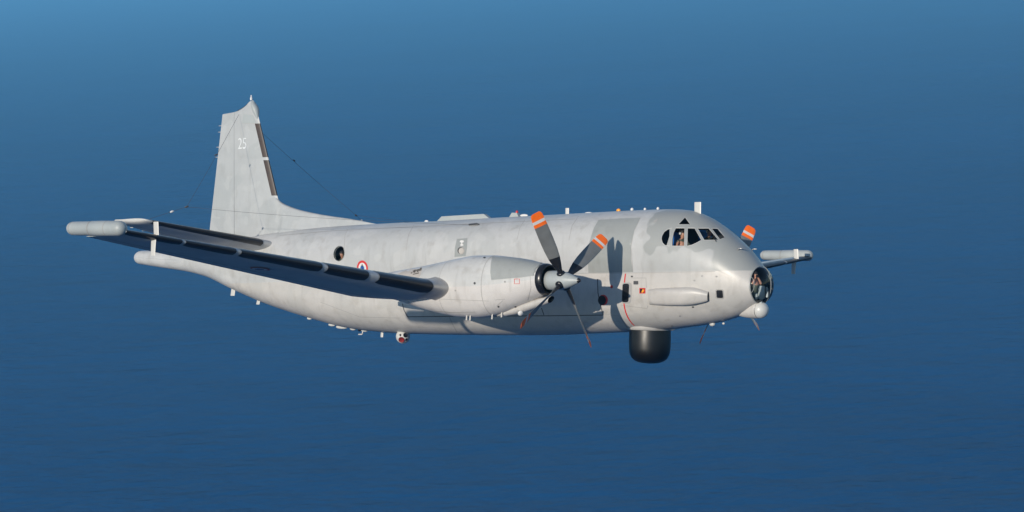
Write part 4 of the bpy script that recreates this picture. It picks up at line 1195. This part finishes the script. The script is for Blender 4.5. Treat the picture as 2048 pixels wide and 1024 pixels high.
# ------------------------------------------------------------------ crew, each a thing of its own inside the aircraft
def person(label, seat, look, suit, headgear=None, arms=None, scale=1.0, kneel=False, lean=0.0, aft=False):
    """seat: hip point in the aircraft frame; look: facing direction; built as one skinned surface"""
    f = Vector((look[0], look[1], 0)).normalized(); r = Vector((f.y, -f.x, 0)); u = Vector((0, 0, 1))
    def P(a, b, c): return (f * (a + (lean * max(c, 0) / 0.84)) + r * b + u * c) * scale
    V, E, Rd = [], [], []
    def add(p, rad, par=None):
        V.append(p); Rd.append((rad * scale, rad * scale))
        if par is not None: E.append((par, len(V) - 1))
        return len(V) - 1
    hip = add(P(0, 0, 0), 0.15); w = add(P(-0.01, 0, 0.18), 0.145, hip); ch = add(P(0.0, 0, 0.38), 0.155, w)
    sh = add(P(-0.01, 0, 0.52), 0.11, ch); nk = add(P(0.01, 0, 0.60), 0.058, sh); hd0 = add(P(0.03, 0, 0.67), 0.075, nk); hd1 = add(P(0.035, 0, 0.76), 0.098, hd0); hd2 = add(P(0.02, 0, 0.84), 0.082, hd1)
    nose_ = add(P(0.125, 0, 0.745), 0.016, hd1)
    arms = arms or [((0.16, 0.24, 0.28), (0.40, 0.18, 0.30)), ((0.16, -0.24, 0.28), (0.40, -0.18, 0.30))]
    for k, (el, ha) in enumerate(arms):
        sg = 1 if k == 0 else -1
        so = add(P(-0.01, 0.19 * sg, 0.50), 0.068, sh); e_ = add(P(*el), 0.05, so); h_ = add(P(*ha), 0.036, e_)
        d = (P(*ha) - P(*el)).normalized()
        pm = add(P(*ha) + d * 0.06 * scale, 0.034, h_)
        side = d.cross(u).normalized()
        for q in range(4):
            fb = add(P(*ha) + d * (0.115 + 0.008 * (q in (1, 2))) * scale + side * (q - 1.5) * 0.022 * scale, 0.010, pm)
            add(P(*ha) + d * (0.15 + 0.010 * (q in (1, 2))) * scale + side * (q - 1.5) * 0.020 * scale - u * 0.03 * scale, 0.008, fb)
        add(P(*ha) + d * 0.07 * scale + side * 0.055 * sg * scale - u * 0.015 * scale, 0.010, pm)
    for sg in (1, -1):
        if aft:
            kn = add(P(-0.34, 0.12 * sg, -0.06), 0.085, hip); an = add(P(-0.78, 0.12 * sg, -0.08), 0.055, kn); add(P(-0.90, 0.12 * sg, -0.10), 0.045, an)
            continue
        if kneel:
            kn = add(P(0.04, 0.12 * sg, -0.40), 0.085, hip); an = add(P(-0.38, 0.12 * sg, -0.42), 0.055, kn); add(P(-0.48, 0.12 * sg, -0.46), 0.045, an)
            continue
        kn = add(P(0.44, 0.12 * sg, 0.06), 0.085, hip); an = add(P(0.52, 0.12 * sg, -0.36), 0.055, kn); add(P(0.66, 0.12 * sg, -0.40), 0.045, an)
    me = bpy.data.meshes.new('person'); me.from_pydata(V, E, []); me.update()
    tmp = bpy.data.objects.new('person_template', me); col.objects.link(tmp)
    sk = tmp.modifiers.new('skin', 'SKIN')
    if not me.skin_vertices: me.attributes.new('skin', 'FLOAT', 'POINT')
    for i, rr in enumerate(Rd): me.skin_vertices[0].data[i].radius = rr
    me.skin_vertices[0].data[0].use_root = True
    sb = tmp.modifiers.new('sub', 'SUBSURF'); sb.levels = 1; sb.render_levels = 1
    bpy.context.view_layer.update()
    m2 = bpy.data.meshes.new_from_object(tmp.evaluated_get(bpy.context.evaluated_depsgraph_get()))
    bpy.data.objects.remove(tmp)
    m2.materials.clear(); m2.materials.append(suit); m2.materials.append(M['skin_tone'])
    hands = [P(*a[1]) for a in arms]
    for p in m2.polygons:
        c = p.center; p.use_smooth = True
        bare = c.z > 0.585 * scale or any((c - h).length < 0.27 * scale for h in hands)
        p.material_index = 1 if bare else 0
    ob = bpy.data.objects.new('person', m2); col.objects.link(ob)
    ob.matrix_world = ROOT_M @ Matrix.Translation(seat)
    ob['label'] = label; ob['category'] = 'person'; ob['group'] = 'crew seen through the aircraft windows'
    hc = P(0.02, 0, 0.775)  # head centre
    def shell(nm, matl, k0, rad, fwd=0.0):
        rings = []
        for i in range(9):
            a = math.pi / 2 * i / 8
            rings.append([hc + u * (rad * math.sin(a) * 1.08 + k0) * scale + (f * (math.cos(t) * 1.05 + fwd) + r * math.sin(t)) * rad * math.cos(a) * scale for t in [2 * math.pi * j / 20 for j in range(20)]])
        return loft(nm, rings, matl, ob, True, False, True)
    if headgear == 'headset':
        shell('hair', M['hair'], 0.015, 0.107, -0.12)
        for sg in (1, -1):
            revolve('headset_cup', [(0, 0.045), (0.03, 0.045), (0.045, 0.03), (0.046, 0)], hc + r * 0.095 * sg * scale - u * 0.01, r * sg, M['helmet'], ob, 12)
    elif headgear == 'hair': shell('hair', M['hair'], 0.01, 0.108, -0.12)
    for sg in (1, -1):
        revolve('eye', [(0, 0.013), (0.006, 0.010), (0.009, 0)], hc + f * 0.098 * scale + r * 0.033 * sg * scale - u * 0.005, f, M['black'], ob, 8)
    return ob
M['shirt'] = mat('green_flight_suit', (0.085, 0.10, 0.075), 0.8, var=0.1, scale=8)
h1 = at_y(1367, 467, -0.74)
person('pilot with headset behind the side cockpit windows', Vector((h1.x - 0.05, h1.y, h1.z - 0.77)), (1, -0.25), M['shirt'], 'headset', [((0.04, 0.27, 0.30), (0.26, 0.22, 0.34)), ((0.18, -0.24, 0.28), (0.42, -0.18, 0.30))])
h2 = at_y(1420, 463, 0.50)
person('far-side pilot with headset seen through the windscreen', Vector((h2.x - 0.05, h2.y, h2.z - 0.77)), (1, 0.0), M['suit'], 'headset')
h3 = at_y(1511, 549, -0.27)
person('bare-headed observer raising a camera inside the glazed nose', Vector((h3.x - 0.03, h3.y, h3.z - 0.71)), (1, -0.35), M['shirt'], 'hair', [((0.14, 0.19, 0.44), (0.12, 0.07, 0.64)), ((0.14, -0.19, 0.44), (0.12, -0.07, 0.64))], 0.92, aft=True)
h4, n4 = hit(680, 507)
person('observer leaning into the round bubble window behind the wing', Vector((h4.x - 0.06, h4.y + 0.36, h4.z - 0.74)), (0.3, -1), M['suit'], 'hair', [((0.00, 0.26, 0.28), (0.02, 0.20, 0.06)), ((0.00, -0.26, 0.28), (0.02, -0.20, 0.06))], 0.95, True, 0.30)
# the observer's camera, held up in front of the face
hw_ = Vector((1, -0.35, 0)).normalized()
cp = Vector((h3.x - 0.03, h3.y, h3.z - 0.71)) + hw_ * 0.145 + Vector((0, 0, 0.655))
rotc = Matrix.Rotation(math.atan2(-0.35, 1), 3, 'Z')
cam_o = bpy.data.objects.new('hand_camera', None); col.objects.link(cam_o)
cam_o.matrix_world = ROOT_M @ Matrix.Translation(cp)
cam_o['label'] = 'small black camera held up by the observer in the glazed nose'; cam_o['category'] = 'camera'
bevel_box('camera_body', (0, 0, 0), (0.05, 0.11, 0.075), M['black'], cam_o, 0.01, rotc)
revolve('camera_lens', [(0.02, 0.03), (0.075, 0.031), (0.078, 0.025), (0.07, 0.0)], (0, 0, 0), hw_, M['black'], cam_o, 16)
# seats: part of the aircraft
for sy, hh in ((-1, h1), (1, h2)):
    st = bevel_box('crew_seat', (hh.x - 0.30, hh.y, hh.z - 0.38), (0.10, 0.46, 0.85), M['seatblue'], fus, 0.04)
    bevel_box('seat_cushion', (hh.x - 0.06, hh.y, hh.z - 0.90), (0.48, 0.46, 0.10), M['seatblue'], st, 0.03) if False else None
